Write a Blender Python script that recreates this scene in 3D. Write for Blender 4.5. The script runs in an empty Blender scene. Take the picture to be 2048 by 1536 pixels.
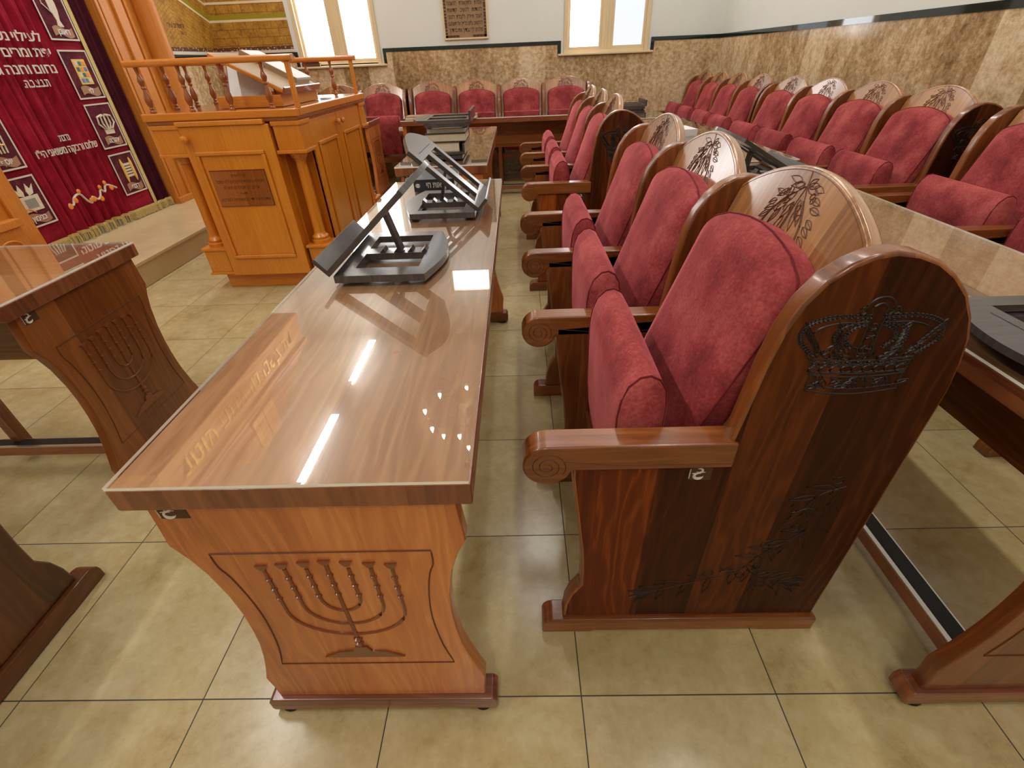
import bpy, bmesh, math, random
from mathutils import Vector, Matrix
random.seed(7)
SC = bpy.context.scene
COL = SC.collection
PI = math.pi

# ------------------------------------------------------------------ camera, world, exposure
def make_camera():
    f, p, r, yw = 931.9, 0.6095, -0.0425, -0.0295
    cp, sp, cy, sy, cr, sr = math.cos(p), math.sin(p), math.cos(yw), math.sin(yw), math.cos(r), math.sin(r)
    F = Vector((sy*cp, cy*cp, -sp)); R0 = Vector((cy, -sy, 0)); U0 = R0.cross(F)
    R = cr*R0 + sr*U0; U = -sr*R0 + cr*U0
    cam = bpy.data.cameras.new('camera'); cam.sensor_width = 36; cam.lens = 36*f/2048
    cam.clip_start = .02; cam.clip_end = 60
    o = bpy.data.objects.new('camera', cam); COL.objects.link(o)
    m = Matrix((R, U, -F)).transposed().to_4x4(); m.translation = Vector((1.2877, -.4979, 1.2833))
    o.matrix_world = m; SC.camera = o
make_camera()
W = bpy.data.worlds.new('world'); SC.world = W; W.use_nodes = True
W.node_tree.nodes['Background'].inputs[0].default_value = (.75, .85, 1, 1)
W.node_tree.nodes['Background'].inputs[1].default_value = 1.0
VS = SC.view_settings
SC.display_settings.display_device = 'sRGB'
VS.view_transform = 'Standard'; VS.look = 'None'; VS.gamma = 1; VS.use_curve_mapping = False
VS.exposure = 0.0
SC.cycles.use_denoising = True
SC.cycles.max_bounces = 8; SC.cycles.transparent_max_bounces = 12
SC.cycles.caustics_reflective = False; SC.cycles.caustics_refractive = False
SC.cycles.sample_clamp_indirect = 6

def area_light(name, loc, sx, sy, power, rot=(0, 0, 0), color=(1, .985, .96)):
    l = bpy.data.lights.new(name, 'AREA'); l.shape = 'RECTANGLE'; l.size = sx; l.size_y = sy
    l.energy = power; l.color = color
    o = bpy.data.objects.new(name, l); COL.objects.link(o); o.location = loc; o.rotation_euler = rot
    return o
CEIL = 4.05
TUBES = [(-1.13, 3.58), (-1.13, 5.5), (-1.13, 1.6), (-1.13, -.4), (2.55, 5.3), (2.55, 3.2), (2.55, 1.1), (.9, -2.2), (2.55, -.9), (1.45, 3.0)]  # first two mirrored in the desk glass; the others added to brighten the room
TUBE_W = [20, 24, 26, 36, 24, 12, 16, 34, 12, 16]
for (x, y), w_ in zip(TUBES, TUBE_W):
    area_light('tube_light', (x, y, CEIL-.10), .10, 1.16, w_)
WIN = 7.0          # brightness of the frosted window panes

# ------------------------------------------------------------------ helpers
def srgb(r, g, b):
    def c(v):
        v /= 255
        return v/12.92 if v <= .04045 else ((v+.055)/1.055)**2.4
    return (c(r), c(g), c(b), 1)

class MB:
    def __init__(s): s.v = []; s.f = []; s.m = []
    def add(s, vs, fs, m=0):
        n = len(s.v); s.v += [tuple(v) for v in vs]
        for f in fs: s.f.append([i+n for i in f]); s.m.append(m)
        return s
    def join(s, o, m=None, mat=None):
        n = len(s.v)
        s.v += [tuple(mat @ Vector(v)) if mat else v for v in o.v]
        for f, k in zip(o.f, o.m): s.f.append([i+n for i in f]); s.m.append(k if m is None else m)
        return s
    def box(s, x0, x1, y0, y1, z0, z1, m=0):
        return s.add([(x0,y0,z0),(x1,y0,z0),(x1,y1,z0),(x0,y1,z0),(x0,y0,z1),(x1,y0,z1),(x1,y1,z1),(x0,y1,z1)],
                     [(0,3,2,1),(4,5,6,7),(0,1,5,4),(1,2,6,5),(2,3,7,6),(3,0,4,7)], m)
    def prism(s, poly, ax, a0, a1, m=0):
        def P(u, v, a): return (u, a, v) if ax == 'y' else ((a, u, v) if ax == 'x' else (u, v, a))
        n = len(poly)
        vs = [P(u, v, a0) for u, v in poly] + [P(u, v, a1) for u, v in poly]
        fs = [list(range(n)), list(range(2*n-1, n-1, -1))] + [[i, n+i, n+(i+1) % n, (i+1) % n] for i in range(n)]
        return s.add(vs, fs, m)
    def frame(s, outer, holes, ax, a0, a1, m=0):   # flat plate with holes
        def P(u, v, a): return (u, a, v) if ax == 'y' else ((a, u, v) if ax == 'x' else (u, v, a))
        b = bmesh.new(); es = []
        for lp in [outer]+holes:
            vs = [b.verts.new(P(u, v, a0)) for u, v in lp]
            es += [b.edges.new((vs[i], vs[(i+1) % len(vs)])) for i in range(len(vs))]
        bmesh.ops.triangle_fill(b, use_beauty=True, use_dissolve=False, edges=es)
        r = bmesh.ops.extrude_face_region(b, geom=b.faces[:])
        d = Vector(P(0, 0, a1-a0))
        for e in r['geom']:
            if isinstance(e, bmesh.types.BMVert): e.co += d
        bmesh.ops.recalc_face_normals(b, faces=b.faces[:])
        b.verts.index_update()
        s.add([v.co[:] for v in b.verts], [[v.index for v in f.verts] for f in b.faces], m); b.free()
        return s
    def tube(s, pts, r, n=6, closed=False, m=0, up=None, rs=None):
        pts = [Vector(p) for p in pts]; N = len(pts)
        if N < 2: return s
        vs = []; ref = Vector(up) if up else None
        for i, p in enumerate(pts):
            a = pts[i-1] if (i > 0 or closed) else p; b = pts[(i+1) % N] if (i < N-1 or closed) else p
            t = (b-a); t = t.normalized() if t.length > 1e-9 else Vector((1, 0, 0))
            q = ref or (Vector((0, 0, 1)) if abs(t.z) < .9 else Vector((1, 0, 0)))
            e1 = t.cross(q); e1 = e1.normalized() if e1.length > 1e-6 else t.orthogonal().normalized()
            e2 = e1.cross(t)
            rr = rs[i] if rs else r
            for k in range(n):
                an = 2*PI*k/n; vs.append(p+e1*(rr*math.cos(an))+e2*(rr*math.sin(an)))
        fs = []
        for i in range(N if closed else N-1):
            j = (i+1) % N
            for k in range(n): fs.append([i*n+k, i*n+(k+1) % n, j*n+(k+1) % n, j*n+k])
        if not closed: fs += [list(range(n-1, -1, -1)), list(range((N-1)*n, N*n))]
        return s.add(vs, fs, m)
    def lathe(s, prof, c=(0, 0, 0), n=20, m=0, a0=0, a1=2*PI):
        full = abs(a1-a0-2*PI) < 1e-6; K = n if full else n+1; vs = []
        for r, z in prof:
            for k in range(K):
                a = a0+(a1-a0)*k/n; vs.append((c[0]+r*math.cos(a), c[1]+r*math.sin(a), c[2]+z))
        fs = []
        for i in range(len(prof)-1):
            for k in range(n):
                l = (k+1) % K; fs.append([i*K+k, i*K+l, (i+1)*K+l, (i+1)*K+k])
        fs += [list(range(K-1, -1, -1)), list(range((len(prof)-1)*K, len(prof)*K))]
        return s.add(vs, fs, m)
    def grid(s, fn, nu, nv, m=0):
        vs = [fn(i/nu, j/nv) for j in range(nv+1) for i in range(nu+1)]
        fs = [[j*(nu+1)+i, j*(nu+1)+i+1, (j+1)*(nu+1)+i+1, (j+1)*(nu+1)+i] for j in range(nv) for i in range(nu)]
        return s.add(vs, fs, m)
    def pillow(s, outline, ax_t, depth, org, eu, ev, et, m=0, soft=.5):
        # outline (u,v) convex loop; domed front at +et*depth, flat back
        cx = sum(p[0] for p in outline)/len(outline); cy = sum(p[1] for p in outline)/len(outline)
        org, eu, ev, et = Vector(org), Vector(eu), Vector(ev), Vector(et)
        w = min(max(p[0] for p in outline)-min(p[0] for p in outline), max(p[1] for p in outline)-min(p[1] for p in outline))/2
        rings = [(1.0, 0), (1.0, depth*.55), (1-.10*depth*soft*5/w, depth*.8), (1-.28*depth*soft*5/w, depth*.94), (1-.55*depth*soft*5/w, depth), (.35, depth*1.02)]
        n = len(outline); vs = []
        for sc, d in rings:
            for u, v in outline: vs.append(org+eu*(cx+(u-cx)*sc)+ev*(cy+(v-cy)*sc)+et*d)
        vs.append(org+eu*cx+ev*cy+et*depth*1.03); vs.append(org+eu*cx+ev*cy)
        fs = []
        for i in range(len(rings)-1):
            for k in range(n):
                l = (k+1) % n; fs.append([i*n+k, i*n+l, (i+1)*n+l, (i+1)*n+k])
        L = (len(rings)-1)*n
        fs += [[L+k, L+(k+1) % n, len(vs)-2] for k in range(n)]+[[(k+1) % n, k, len(vs)-1] for k in range(n)]
        return s.add(vs, fs, m)
    def mesh(s, name, mats, bevel=0, seg=2, grain=2, smooth=38, extra=None):
        b = bmesh.new()
        vs = [b.verts.new(v) for v in s.v]
        for f, k in zip(s.f, s.m):
            try: q = b.faces.new([vs[i] for i in f]); q.material_index = k
            except ValueError: pass
        bmesh.ops.recalc_face_normals(b, faces=b.faces[:])
        if bevel > 0:
            es = [e for e in b.edges if len(e.link_faces) == 2 and e.calc_face_angle(0) > .6]
            bmesh.ops.bevel(b, geom=es, offset=bevel, offset_type='OFFSET', segments=seg, profile=.5, affect='EDGES', clamp_overlap=True)
        if extra:
            vs = [b.verts.new(v) for v in extra.v]; nf = []
            for f, k in zip(extra.f, extra.m):
                try: q = b.faces.new([vs[i] for i in f]); q.material_index = k; nf.append(q)
                except ValueError: pass
            bmesh.ops.recalc_face_normals(b, faces=nf)
        b.normal_update()
        uv = b.loops.layers.uv.new('UVMap')
        for f in b.faces:
            n = [abs(c) for c in f.normal]; d = n.index(max(n))
            if d == grain: a, g = [(1, 2), (0, 2), (0, 1)][d]
            else: g = grain; a = 3-d-g
            for l in f.loops: l[uv].uv = (l.vert.co[a]+.37*d, l.vert.co[g])
        me = bpy.data.meshes.new(name); b.to_mesh(me); b.free()
        for m in (mats if isinstance(mats, (list, tuple)) else [mats]): me.materials.append(m)
        me.polygons.foreach_set('use_smooth', [True]*len(me.polygons))
        me.set_sharp_from_angle(angle=math.radians(smooth))
        if bevel > 0: me['wn'] = 1
        return me
    def build(s, name, mats, parent=None, **k):
        return link(name, s.mesh(name, mats, **k), parent)

def link(name, me, parent=None):
    o = bpy.data.objects.new(name, me); COL.objects.link(o)
    if parent: o.parent = parent
    if me.get('wn'):
        w = o.modifiers.new('weighted_normal', 'WEIGHTED_NORMAL'); w.keep_sharp = True; w.weight = 60
    return o
def tag(o, label, cat, group=None):
    o['label'] = label; o['category'] = cat
    if group: o['group'] = group
    return o
def thing(name, label, cat, loc=(0, 0, 0), rz=0, group=None):
    o = bpy.data.objects.new(name, None); COL.objects.link(o); o.empty_display_size = .1
    o.location = loc; o.rotation_euler = (0, 0, rz)
    return tag(o, label, cat, group)
def struct(o): o['kind'] = 'structure'; return o
def copy_tree(o, parent=None):
    c = o.copy(); COL.objects.link(c)
    if parent: c.parent = parent
    for ch in list(o.children): copy_tree(ch, c)
    return c

def arc(cx, cy, r, a0, a1, n, ry=None):
    return [(cx+r*math.cos(a0+(a1-a0)*i/n), cy+(ry or r)*math.sin(a0+(a1-a0)*i/n)) for i in range(n+1)]
def spline(pts, n=6):
    out = []; N = len(pts)
    for i in range(N-1):
        p0 = pts[max(i-1, 0)]; p1 = pts[i]; p2 = pts[i+1]; p3 = pts[min(i+2, N-1)]
        for k in range(n):
            t = k/n
            out.append(tuple(.5*((2*p1[j])+(-p0[j]+p2[j])*t+(2*p0[j]-5*p1[j]+4*p2[j]-p3[j])*t*t+(-p0[j]+3*p1[j]-3*p2[j]+p3[j])*t**3) for j in range(len(p1))))
    return out+[tuple(pts[-1])]
def roundrect(x0, x1, y0, y1, r, n=5):
    return arc(x1-r, y0+r, r, -PI/2, 0, n)+arc(x1-r, y1-r, r, 0, PI/2, n)+arc(x0+r, y1-r, r, PI/2, PI, n)+arc(x0+r, y0+r, r, PI, 1.5*PI, n)

def text_mb(s, size, rtl=True, align='C', thick=.001, bold=0.0):
    """lettering as a mesh in the XY plane (x right, y up)"""
    cu = bpy.data.curves.new('txt', 'FONT'); cu.body = s[::-1] if rtl else s
    cu.size = size; cu.extrude = thick; cu.offset = bold; cu.resolution_u = 3
    o = bpy.data.objects.new('txt', cu); COL.objects.link(o)
    dg = bpy.context.evaluated_depsgraph_get()
    me = bpy.data.meshes.new_from_object(o.evaluated_get(dg))
    vs = [v.co.copy() for v in me.vertices]; fs = [list(p.vertices) for p in me.polygons]
    bpy.data.objects.remove(o); bpy.data.curves.remove(cu); bpy.data.meshes.remove(me)
    mb = MB()
    if not vs: return mb
    x0 = min(v.x for v in vs); x1 = max(v.x for v in vs)
    dx = -(x0+x1)/2 if align == 'C' else (-x1 if align == 'R' else -x0)
    mb.add([(v.x+dx, v.y, v.z) for v in vs], fs)
    mb.w = x1-x0
    return mb
def basis(o, ex, ey):
    ex, ey = Vector(ex).normalized(), Vector(ey).normalized(); ez = ex.cross(ey)
    m = Matrix((ex, ey, ez)).transposed().to_4x4(); m.translation = Vector(o); return m

# ------------------------------------------------------------------ materials
def mat_new(name):
    m = bpy.data.materials.new(name); m.use_nodes = True; nt = m.node_tree
    return m, nt, nt.nodes['Principled BSDF']
def N(nt, t, **k):
    n = nt.nodes.new(t)
    for a, b in k.items():
        if a.startswith('i_'):
            n.inputs[int(a[2:])].default_value = b
        else: setattr(n, a, b)
    return n
def math_(nt, op, a, b=None, c=None):
    n = nt.nodes.new('ShaderNodeMath'); n.operation = op
    for i, v in enumerate((a, b, c)):
        if v is None: continue
        if isinstance(v, (int, float)): n.inputs[i].default_value = v
        else: nt.links.new(v, n.inputs[i])
    return n.outputs[0]
def mix_(nt, fac, a, b, mode='MIX'):
    n = nt.nodes.new('ShaderNodeMix'); n.data_type = 'RGBA'; n.blend_type = mode
    for i, v in ((0, fac), (6, a), (7, b)):
        if isinstance(v, (int, float, tuple)): n.inputs[i].default_value = v
        else: nt.links.new(v, n.inputs[i])
    return n.outputs[2]
def ramp_(nt, fac, stops):
    n = nt.nodes.new('ShaderNodeValToRGB'); e = n.color_ramp.elements
    while len(e) < len(stops): e.new(.5)
    for q, (p, c) in zip(e, stops): q.position = p; q.color = c
    nt.links.new(fac, n.inputs[0]); return n.outputs[0]
def xyz_(nt, out):
    n = nt.nodes.new('ShaderNodeSeparateXYZ'); nt.links.new(out, n.inputs[0]); return n.outputs
def comb_(nt, a, b, c):
    n = nt.nodes.new('ShaderNodeCombineXYZ')
    for i, v in enumerate((a, b, c)):
        if isinstance(v, (int, float)): n.inputs[i].default_value = v
        else: nt.links.new(v, n.inputs[i])
    return n.outputs[0]
def noise_(nt, vec, scale, detail=3, rough=.5):
    n = nt.nodes.new('ShaderNodeTexNoise'); n.inputs['Scale'].default_value = scale
    n.inputs['Detail'].default_value = detail; n.inputs['Roughness'].default_value = rough
    if vec: nt.links.new(vec, n.inputs['Vector'])
    return n.outputs['Fac']
def bump_(nt, h, strength, dist, bs):
    n = nt.nodes.new('ShaderNodeBump'); n.inputs['Strength'].default_value = strength; n.inputs['Distance'].default_value = dist
    nt.links.new(h, n.inputs['Height']); nt.links.new(n.outputs[0], bs.inputs['Normal'])

def plain(name, col, rough=.5, metal=0, coat=0, spec=.5, emit=None, es=0, sheen=0):
    m, nt, b = mat_new(name)
    b.inputs['Base Color'].default_value = col; b.inputs['Roughness'].default_value = rough
    b.inputs['Metallic'].default_value = metal; b.inputs['Coat Weight'].default_value = coat
    b.inputs['Specular IOR Level'].default_value = spec; b.inputs['Sheen Weight'].default_value = sheen
    if emit: b.inputs['Emission Color'].default_value = emit; b.inputs['Emission Strength'].default_value = es
    return m
def varied(name, c1, c2, scale, rough=.6, **k):
    m = plain(name, c1, rough, **k); nt = m.node_tree; b = nt.nodes['Principled BSDF']
    tc = N(nt, 'ShaderNodeTexCoord')
    nt.links.new(mix_(nt, noise_(nt, tc.outputs['Object'], scale, 4), c1, c2), b.inputs['Base Color'])
    return m
def wood(name, dark, mid, light, stave=.075, rough=.3, coat=.35, contrast=1.0, specks=False):
    m, nt, b = mat_new(name)
    tc = N(nt, 'ShaderNodeTexCoord'); oi = N(nt, 'ShaderNodeObjectInfo')
    u, v, _ = xyz_(nt, tc.outputs['UV'])
    rnd = math_(nt, 'MULTIPLY', oi.outputs['Random'], 19.0)
    u2 = math_(nt, 'ADD', u, rnd)
    sid = math_(nt, 'FLOOR', math_(nt, 'DIVIDE', u2, stave))
    wn = N(nt, 'ShaderNodeTexWhiteNoise', noise_dimensions='1D'); nt.links.new(sid, wn.inputs['W'])
    tint = wn.outputs['Value']
    v2 = math_(nt, 'ADD', v, math_(nt, 'MULTIPLY', tint, 13.0))
    g1 = noise_(nt, comb_(nt, math_(nt, 'MULTIPLY', u2, 130), math_(nt, 'MULTIPLY', v2, 5), 0), 1, 4, .6)
    warp = noise_(nt, comb_(nt, math_(nt, 'MULTIPLY', u2, 14), math_(nt, 'MULTIPLY', v2, 2.2), sid), 1, 2)
    ring = math_(nt, 'SINE', math_(nt, 'ADD', math_(nt, 'MULTIPLY', u2, 170), math_(nt, 'MULTIPLY', warp, 34)))
    ring = math_(nt, 'POWER', math_(nt, 'ADD', math_(nt, 'MULTIPLY', ring, .5), .5), 2.0)
    fac = math_(nt, 'ADD', math_(nt, 'MULTIPLY', tint, .42*contrast), math_(nt, 'MULTIPLY', g1, .42))
    fac = math_(nt, 'ADD', fac, math_(nt, 'MULTIPLY', ring, .16*contrast))
    fac = math_(nt, 'ADD', fac, .08+.25*(1-contrast))
    col = ramp_(nt, fac, [(.2, dark), (.5, mid), (.85, light)])
    if specks:   # loose orange flecks lying under the glass
        vo = N(nt, 'ShaderNodeTexVoronoi'); vo.inputs['Scale'].default_value = 9; vo.inputs['Randomness'].default_value = 1
        nt.links.new(comb_(nt, u, v, 0), vo.inputs['Vector'])
        sel = math_(nt, 'LESS_THAN', vo.outputs['Distance'], .07)
        sel = math_(nt, 'MULTIPLY', sel, math_(nt, 'GREATER_THAN', xyz_(nt, vo.outputs['Color'])[0], .6))
        col = mix_(nt, sel, col, srgb(168, 74, 8))
    nt.links.new(col, b.inputs['Base Color'])
    b.inputs['Roughness'].default_value = rough; b.inputs['Coat Weight'].default_value = coat; b.inputs['Coat Roughness'].default_value = .12
    bump_(nt, g1, .12, .002, b)
    return m
M = {}
M['wood_chair'] = wood('wood_chair', srgb(84, 42, 14), srgb(122, 66, 26), srgb(152, 90, 42))
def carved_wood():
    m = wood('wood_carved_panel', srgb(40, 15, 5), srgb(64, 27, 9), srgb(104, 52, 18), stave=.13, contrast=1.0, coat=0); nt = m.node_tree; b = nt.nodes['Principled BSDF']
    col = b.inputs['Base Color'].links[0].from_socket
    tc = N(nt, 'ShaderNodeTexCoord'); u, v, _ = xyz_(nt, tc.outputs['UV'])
    # paler timber in the front staves; shade on the unlit panel painted in
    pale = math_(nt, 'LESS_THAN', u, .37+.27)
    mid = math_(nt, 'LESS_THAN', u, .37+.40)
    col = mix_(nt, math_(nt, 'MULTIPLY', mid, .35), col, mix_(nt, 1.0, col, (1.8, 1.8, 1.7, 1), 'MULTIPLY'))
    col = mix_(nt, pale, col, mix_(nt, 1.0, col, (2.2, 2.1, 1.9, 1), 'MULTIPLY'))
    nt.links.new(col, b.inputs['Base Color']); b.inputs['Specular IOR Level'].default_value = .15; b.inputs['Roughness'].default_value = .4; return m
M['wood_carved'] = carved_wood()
M['wood_board'] = wood('wood_board', srgb(122, 78, 44), srgb(158, 108, 66), srgb(186, 138, 92), stave=.11, coat=.75, rough=.24)
M['wood_desk'] = wood('wood_desk', srgb(148, 78, 32), srgb(190, 110, 52), srgb(214, 138, 74))
M['wood_desk_dark'] = wood('wood_desk_dark', srgb(84, 40, 14), srgb(116, 60, 22), srgb(144, 82, 38))  # desk wood darkened to paint in the shade on the side desks
M['wood_chair_dark'] = wood('wood_chair_dark', srgb(52, 26, 9), srgb(78, 42, 17), srgb(104, 60, 28))  # seat wood darkened to paint in the shade on the left-edge seat
M['wood_edge'] = wood('wood_edge', srgb(84, 42, 24), srgb(122, 68, 40), srgb(150, 90, 55), stave=.06)
M['wood_top'] = wood('wood_top', srgb(128, 84, 52), srgb(160, 112, 74), srgb(184, 138, 98), stave=.11, specks=True)
M['wood_bima'] = wood('wood_bima', srgb(178, 94, 14), srgb(204, 120, 26), srgb(222, 146, 46), stave=.3, contrast=.5, coat=.5)
M['wood_ark'] = wood('wood_ark', srgb(170, 92, 20), srgb(196, 120, 40), srgb(214, 146, 64), stave=.3, contrast=.5, coat=0, rough=.5)
M['wood_bima_dark'] = wood('wood_bima_dark', srgb(110, 52, 16), srgb(146, 78, 28), srgb(176, 100, 44), stave=.3, contrast=.5, coat=.6, rough=.2)
M['groove'] = plain('carved_groove', srgb(30, 13, 6), .38)
M['relief'] = plain('carved_relief', srgb(120, 62, 28), .3, coat=.5)
M['groove_soft'] = plain('carved_groove_soft', srgb(92, 48, 22), .5)
M['stain_black'] = wood('stain_black', srgb(40, 36, 36), srgb(62, 57, 55), srgb(86, 79, 74), stave=.5, rough=.3, coat=.55)
M['alu'] = plain('aluminium', srgb(205, 205, 200), .3, 1)
M['rubber'] = plain('rubber', srgb(14, 20, 20), .5)
M['black_plastic'] = plain('black_plastic', srgb(18, 18, 20), .4)
M['white_paint'] = varied('white_paint', srgb(230, 232, 226), srgb(222, 225, 218), 3, .85)
M['front_paint'] = plain('front_paint', srgb(190, 178, 160), .85)
M['ceiling_paint'] = plain('ceiling_paint', srgb(232, 230, 222), .9)
M['cream'] = plain('cream_paint', srgb(222, 200, 160), .4)
M['gold'] = varied('gold_cloth', srgb(206, 180, 104), srgb(178, 150, 78), 60, .7, sheen=.3)
M['silver_thread'] = plain('silver_thread', srgb(205, 195, 180), .55)
M['paper'] = varied('paper', srgb(226, 216, 190), srgb(206, 194, 164), 30, .8)
M['paper_white'] = varied('paper_white', srgb(232, 230, 226), srgb(214, 214, 212), 12, .75)
M['book_black'] = plain('book_black', srgb(30, 40, 44), .45, coat=.1)
M['book_brown'] = plain('book_brown', srgb(96, 60, 38), .5)
M['book_red'] = plain('book_red', srgb(120, 24, 34), .5)
M['book_grey'] = plain('book_grey', srgb(140, 140, 130), .5)
M['book_tan'] = plain('book_tan', srgb(150, 120, 84), .5)
M['leather'] = plain('leather', srgb(60, 30, 24), .4)
M['emblem'] = plain('emblem_white', srgb(214, 204, 190), .5)
M['sticker'] = plain('sticker_brown', srgb(70, 40, 18), .5)
M['letter_gold'] = plain('letter_gold', srgb(205, 165, 70), .35, .6)
M['letter_white'] = plain('letter_white', srgb(226, 226, 224), .5)
M['letter_dark'] = plain('letter_dark', srgb(74, 46, 18), .5)
M['letter_burnt'] = plain('letter_burnt', srgb(92, 42, 12), .5)
M['orange'] = plain('orange_thread', srgb(224, 140, 40), .6)
M['teal'] = plain('teal_stone', srgb(40, 130, 150), .4)
M['blue'] = plain('blue_stone', srgb(80, 110, 190), .4)
M['green'] = plain('green_stone', srgb(20, 80, 80), .4)
M['yellow'] = plain('yellow_thread', srgb(222, 186, 90), .6)
M['ivory'] = varied('ivory_thread', srgb(222, 210, 186), srgb(196, 182, 156), 60, .6)
M['scroll_tan'] = plain('scroll_tan', srgb(160, 116, 84), .6)
M['cloth_white'] = varied('cloth_white', srgb(222, 220, 208), srgb(200, 198, 184), 14, .9)
M['tube_glow'] = plain('tube_glow', (1, 1, 1, 1), .5, emit=(1, .98, .94, 1), es=14)
M['bulb_glow'] = plain('bulb_glow', (1, 1, 1, 1), .5, emit=(1, .93, .8, 1), es=30)
M['crystal'] = plain('crystal', srgb(226, 214, 190), .05, coat=1)
M['brass'] = plain('brass', srgb(200, 160, 80), .25, 1)

def velvet(name, dark, mid, light, scale=9, sheen=.55):
    m, nt, b = mat_new(name)
    tc = N(nt, 'ShaderNodeTexCoord'); oi = N(nt, 'ShaderNodeObjectInfo')
    vm = N(nt, 'ShaderNodeVectorMath', operation='ADD'); nt.links.new(tc.outputs['Object'], vm.inputs[0])
    nt.links.new(comb_(nt, math_(nt, 'MULTIPLY', oi.outputs['Random'], 31.0), 0, 0), vm.inputs[1])
    n1 = noise_(nt, vm.outputs[0], scale, 6, .65); n2 = noise_(nt, vm.outputs[0], 130, 3, .7)
    f = math_(nt, 'ADD', math_(nt, 'MULTIPLY', n1, .7), math_(nt, 'MULTIPLY', n2, .3))
    nt.links.new(ramp_(nt, f, [(.34, dark), (.5, mid), (.66, light)]), b.inputs['Base Color'])
    b.inputs['Roughness'].default_value = .85; b.inputs['Specular IOR Level'].default_value = .15
    b.inputs['Sheen Weight'].default_value = sheen; b.inputs['Sheen Roughness'].default_value = .35
    b.inputs['Sheen Tint'].default_value = srgb(235, 130, 135)
    bump_(nt, n2, .25, .002, b)
    return m
M['velvet'] = velvet('velvet', srgb(98, 32, 34), srgb(146, 58, 58), srgb(182, 90, 86), scale=6, sheen=.8)
M['velvet_seam'] = velvet('velvet_seam', srgb(84, 24, 28), srgb(106, 34, 38), srgb(126, 46, 48))
M['velvet_curtain'] = velvet('velvet_curtain', srgb(112, 10, 28), srgb(140, 18, 40), srgb(160, 32, 52), 5, .12)
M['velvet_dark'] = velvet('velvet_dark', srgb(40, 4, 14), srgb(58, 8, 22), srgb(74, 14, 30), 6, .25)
M['patch_cloth'] = velvet('patch_cloth', srgb(56, 16, 26), srgb(84, 28, 40), srgb(112, 46, 56), 14, .3)

def marble(name):
    m, nt, b = mat_new(name)
    tc = N(nt, 'ShaderNodeTexCoord'); P = tc.outputs['Object']
    x, y, z = xyz_(nt, P)
    s = math_(nt, 'ADD', x, y)
    slab = math_(nt, 'FLOOR', math_(nt, 'DIVIDE', s, .31))
    wn = N(nt, 'ShaderNodeTexWhiteNoise', noise_dimensions='1D'); nt.links.new(slab, wn.inputs['W'])
    mp = N(nt, 'ShaderNodeVectorMath', operation='MULTIPLY'); nt.links.new(P, mp.inputs[0]); mp.inputs[1].default_value = (1, 1, .45)
    n1 = noise_(nt, mp.outputs[0], 6, 6, .6); n2 = noise_(nt, P, 24, 7, .75)
    f = math_(nt, 'ADD', math_(nt, 'MULTIPLY', n1, .32), math_(nt, 'MULTIPLY', n2, .68))
    f = math_(nt, 'ADD', f, math_(nt, 'MULTIPLY', math_(nt, 'SUBTRACT', wn.outputs['Value'], .5), .18))
    col = ramp_(nt, f, [(.3, srgb(120, 92, 58)), (.44, srgb(176, 144, 102)), (.53, srgb(206, 178, 138)), (.64, srgb(228, 208, 174))])
    j = math_(nt, 'LESS_THAN', math_(nt, 'FRACT', math_(nt, 'DIVIDE', s, .62)), .006)
    col = mix_(nt, j, col, srgb(200, 178, 140))
    nt.links.new(col, b.inputs['Base Color']); b.inputs['Roughness'].default_value = .14
    return m
M['marble'] = marble('travertine_wainscot')
M['trim_green'] = plain('green_marble', srgb(18, 34, 32), .05, coat=.5)

def floor_mat():
    m, nt, b = mat_new('floor_tiles')
    tc = N(nt, 'ShaderNodeTexCoord'); P = tc.outputs['Object']
    x, y, z = xyz_(nt, P); T = .47
    fx = math_(nt, 'FRACT', math_(nt, 'ADD', math_(nt, 'DIVIDE', x, T), .0)); fy = math_(nt, 'FRACT', math_(nt, 'DIVIDE', y, T))
    def edge(f): return math_(nt, 'MINIMUM', f, math_(nt, 'SUBTRACT', 1.0, f))
    d = math_(nt, 'MINIMUM', edge(fx), edge(fy))
    joint = math_(nt, 'LESS_THAN', d, .0032)
    cell = comb_(nt, math_(nt, 'FLOOR', math_(nt, 'DIVIDE', x, T)), math_(nt, 'FLOOR', math_(nt, 'DIVIDE', y, T)), 0)
    wn = N(nt, 'ShaderNodeTexWhiteNoise', noise_dimensions='3D'); nt.links.new(cell, wn.inputs['Vector'])
    off = N(nt, 'ShaderNodeVectorMath', operation='MULTIPLY_ADD'); nt.links.new(wn.outputs['Color'], off.inputs[0])
    off.inputs[1].default_value = (9, 9, 9); nt.links.new(P, off.inputs[2])
    n1 = noise_(nt, off.outputs[0], 5, 6, .62); n2 = noise_(nt, off.outputs[0], 26, 6, .72)
    f = math_(nt, 'ADD', math_(nt, 'MULTIPLY', n1, .6), math_(nt, 'MULTIPLY', n2, .4))
    f = math_(nt, 'ADD', f, math_(nt, 'MULTIPLY', math_(nt, 'SUBTRACT', wn.outputs['Value'], .5), .06))
    col = ramp_(nt, f, [(.30, srgb(152, 128, 80)), (.42, srgb(176, 156, 108)), (.55, srgb(188, 170, 126)), (.7, srgb(198, 184, 146))])
    col = mix_(nt, joint, col, srgb(58, 56, 42))
    nt.links.new(col, b.inputs['Base Color'])
    nt.links.new(math_(nt, 'ADD', .22, math_(nt, 'MULTIPLY', joint, .5)), b.inputs['Roughness'])
    return m
M['floor'] = floor_mat()
M['platform'] = varied('platform_stone', srgb(214, 192, 150), srgb(196, 172, 130), 6, .25)

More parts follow.
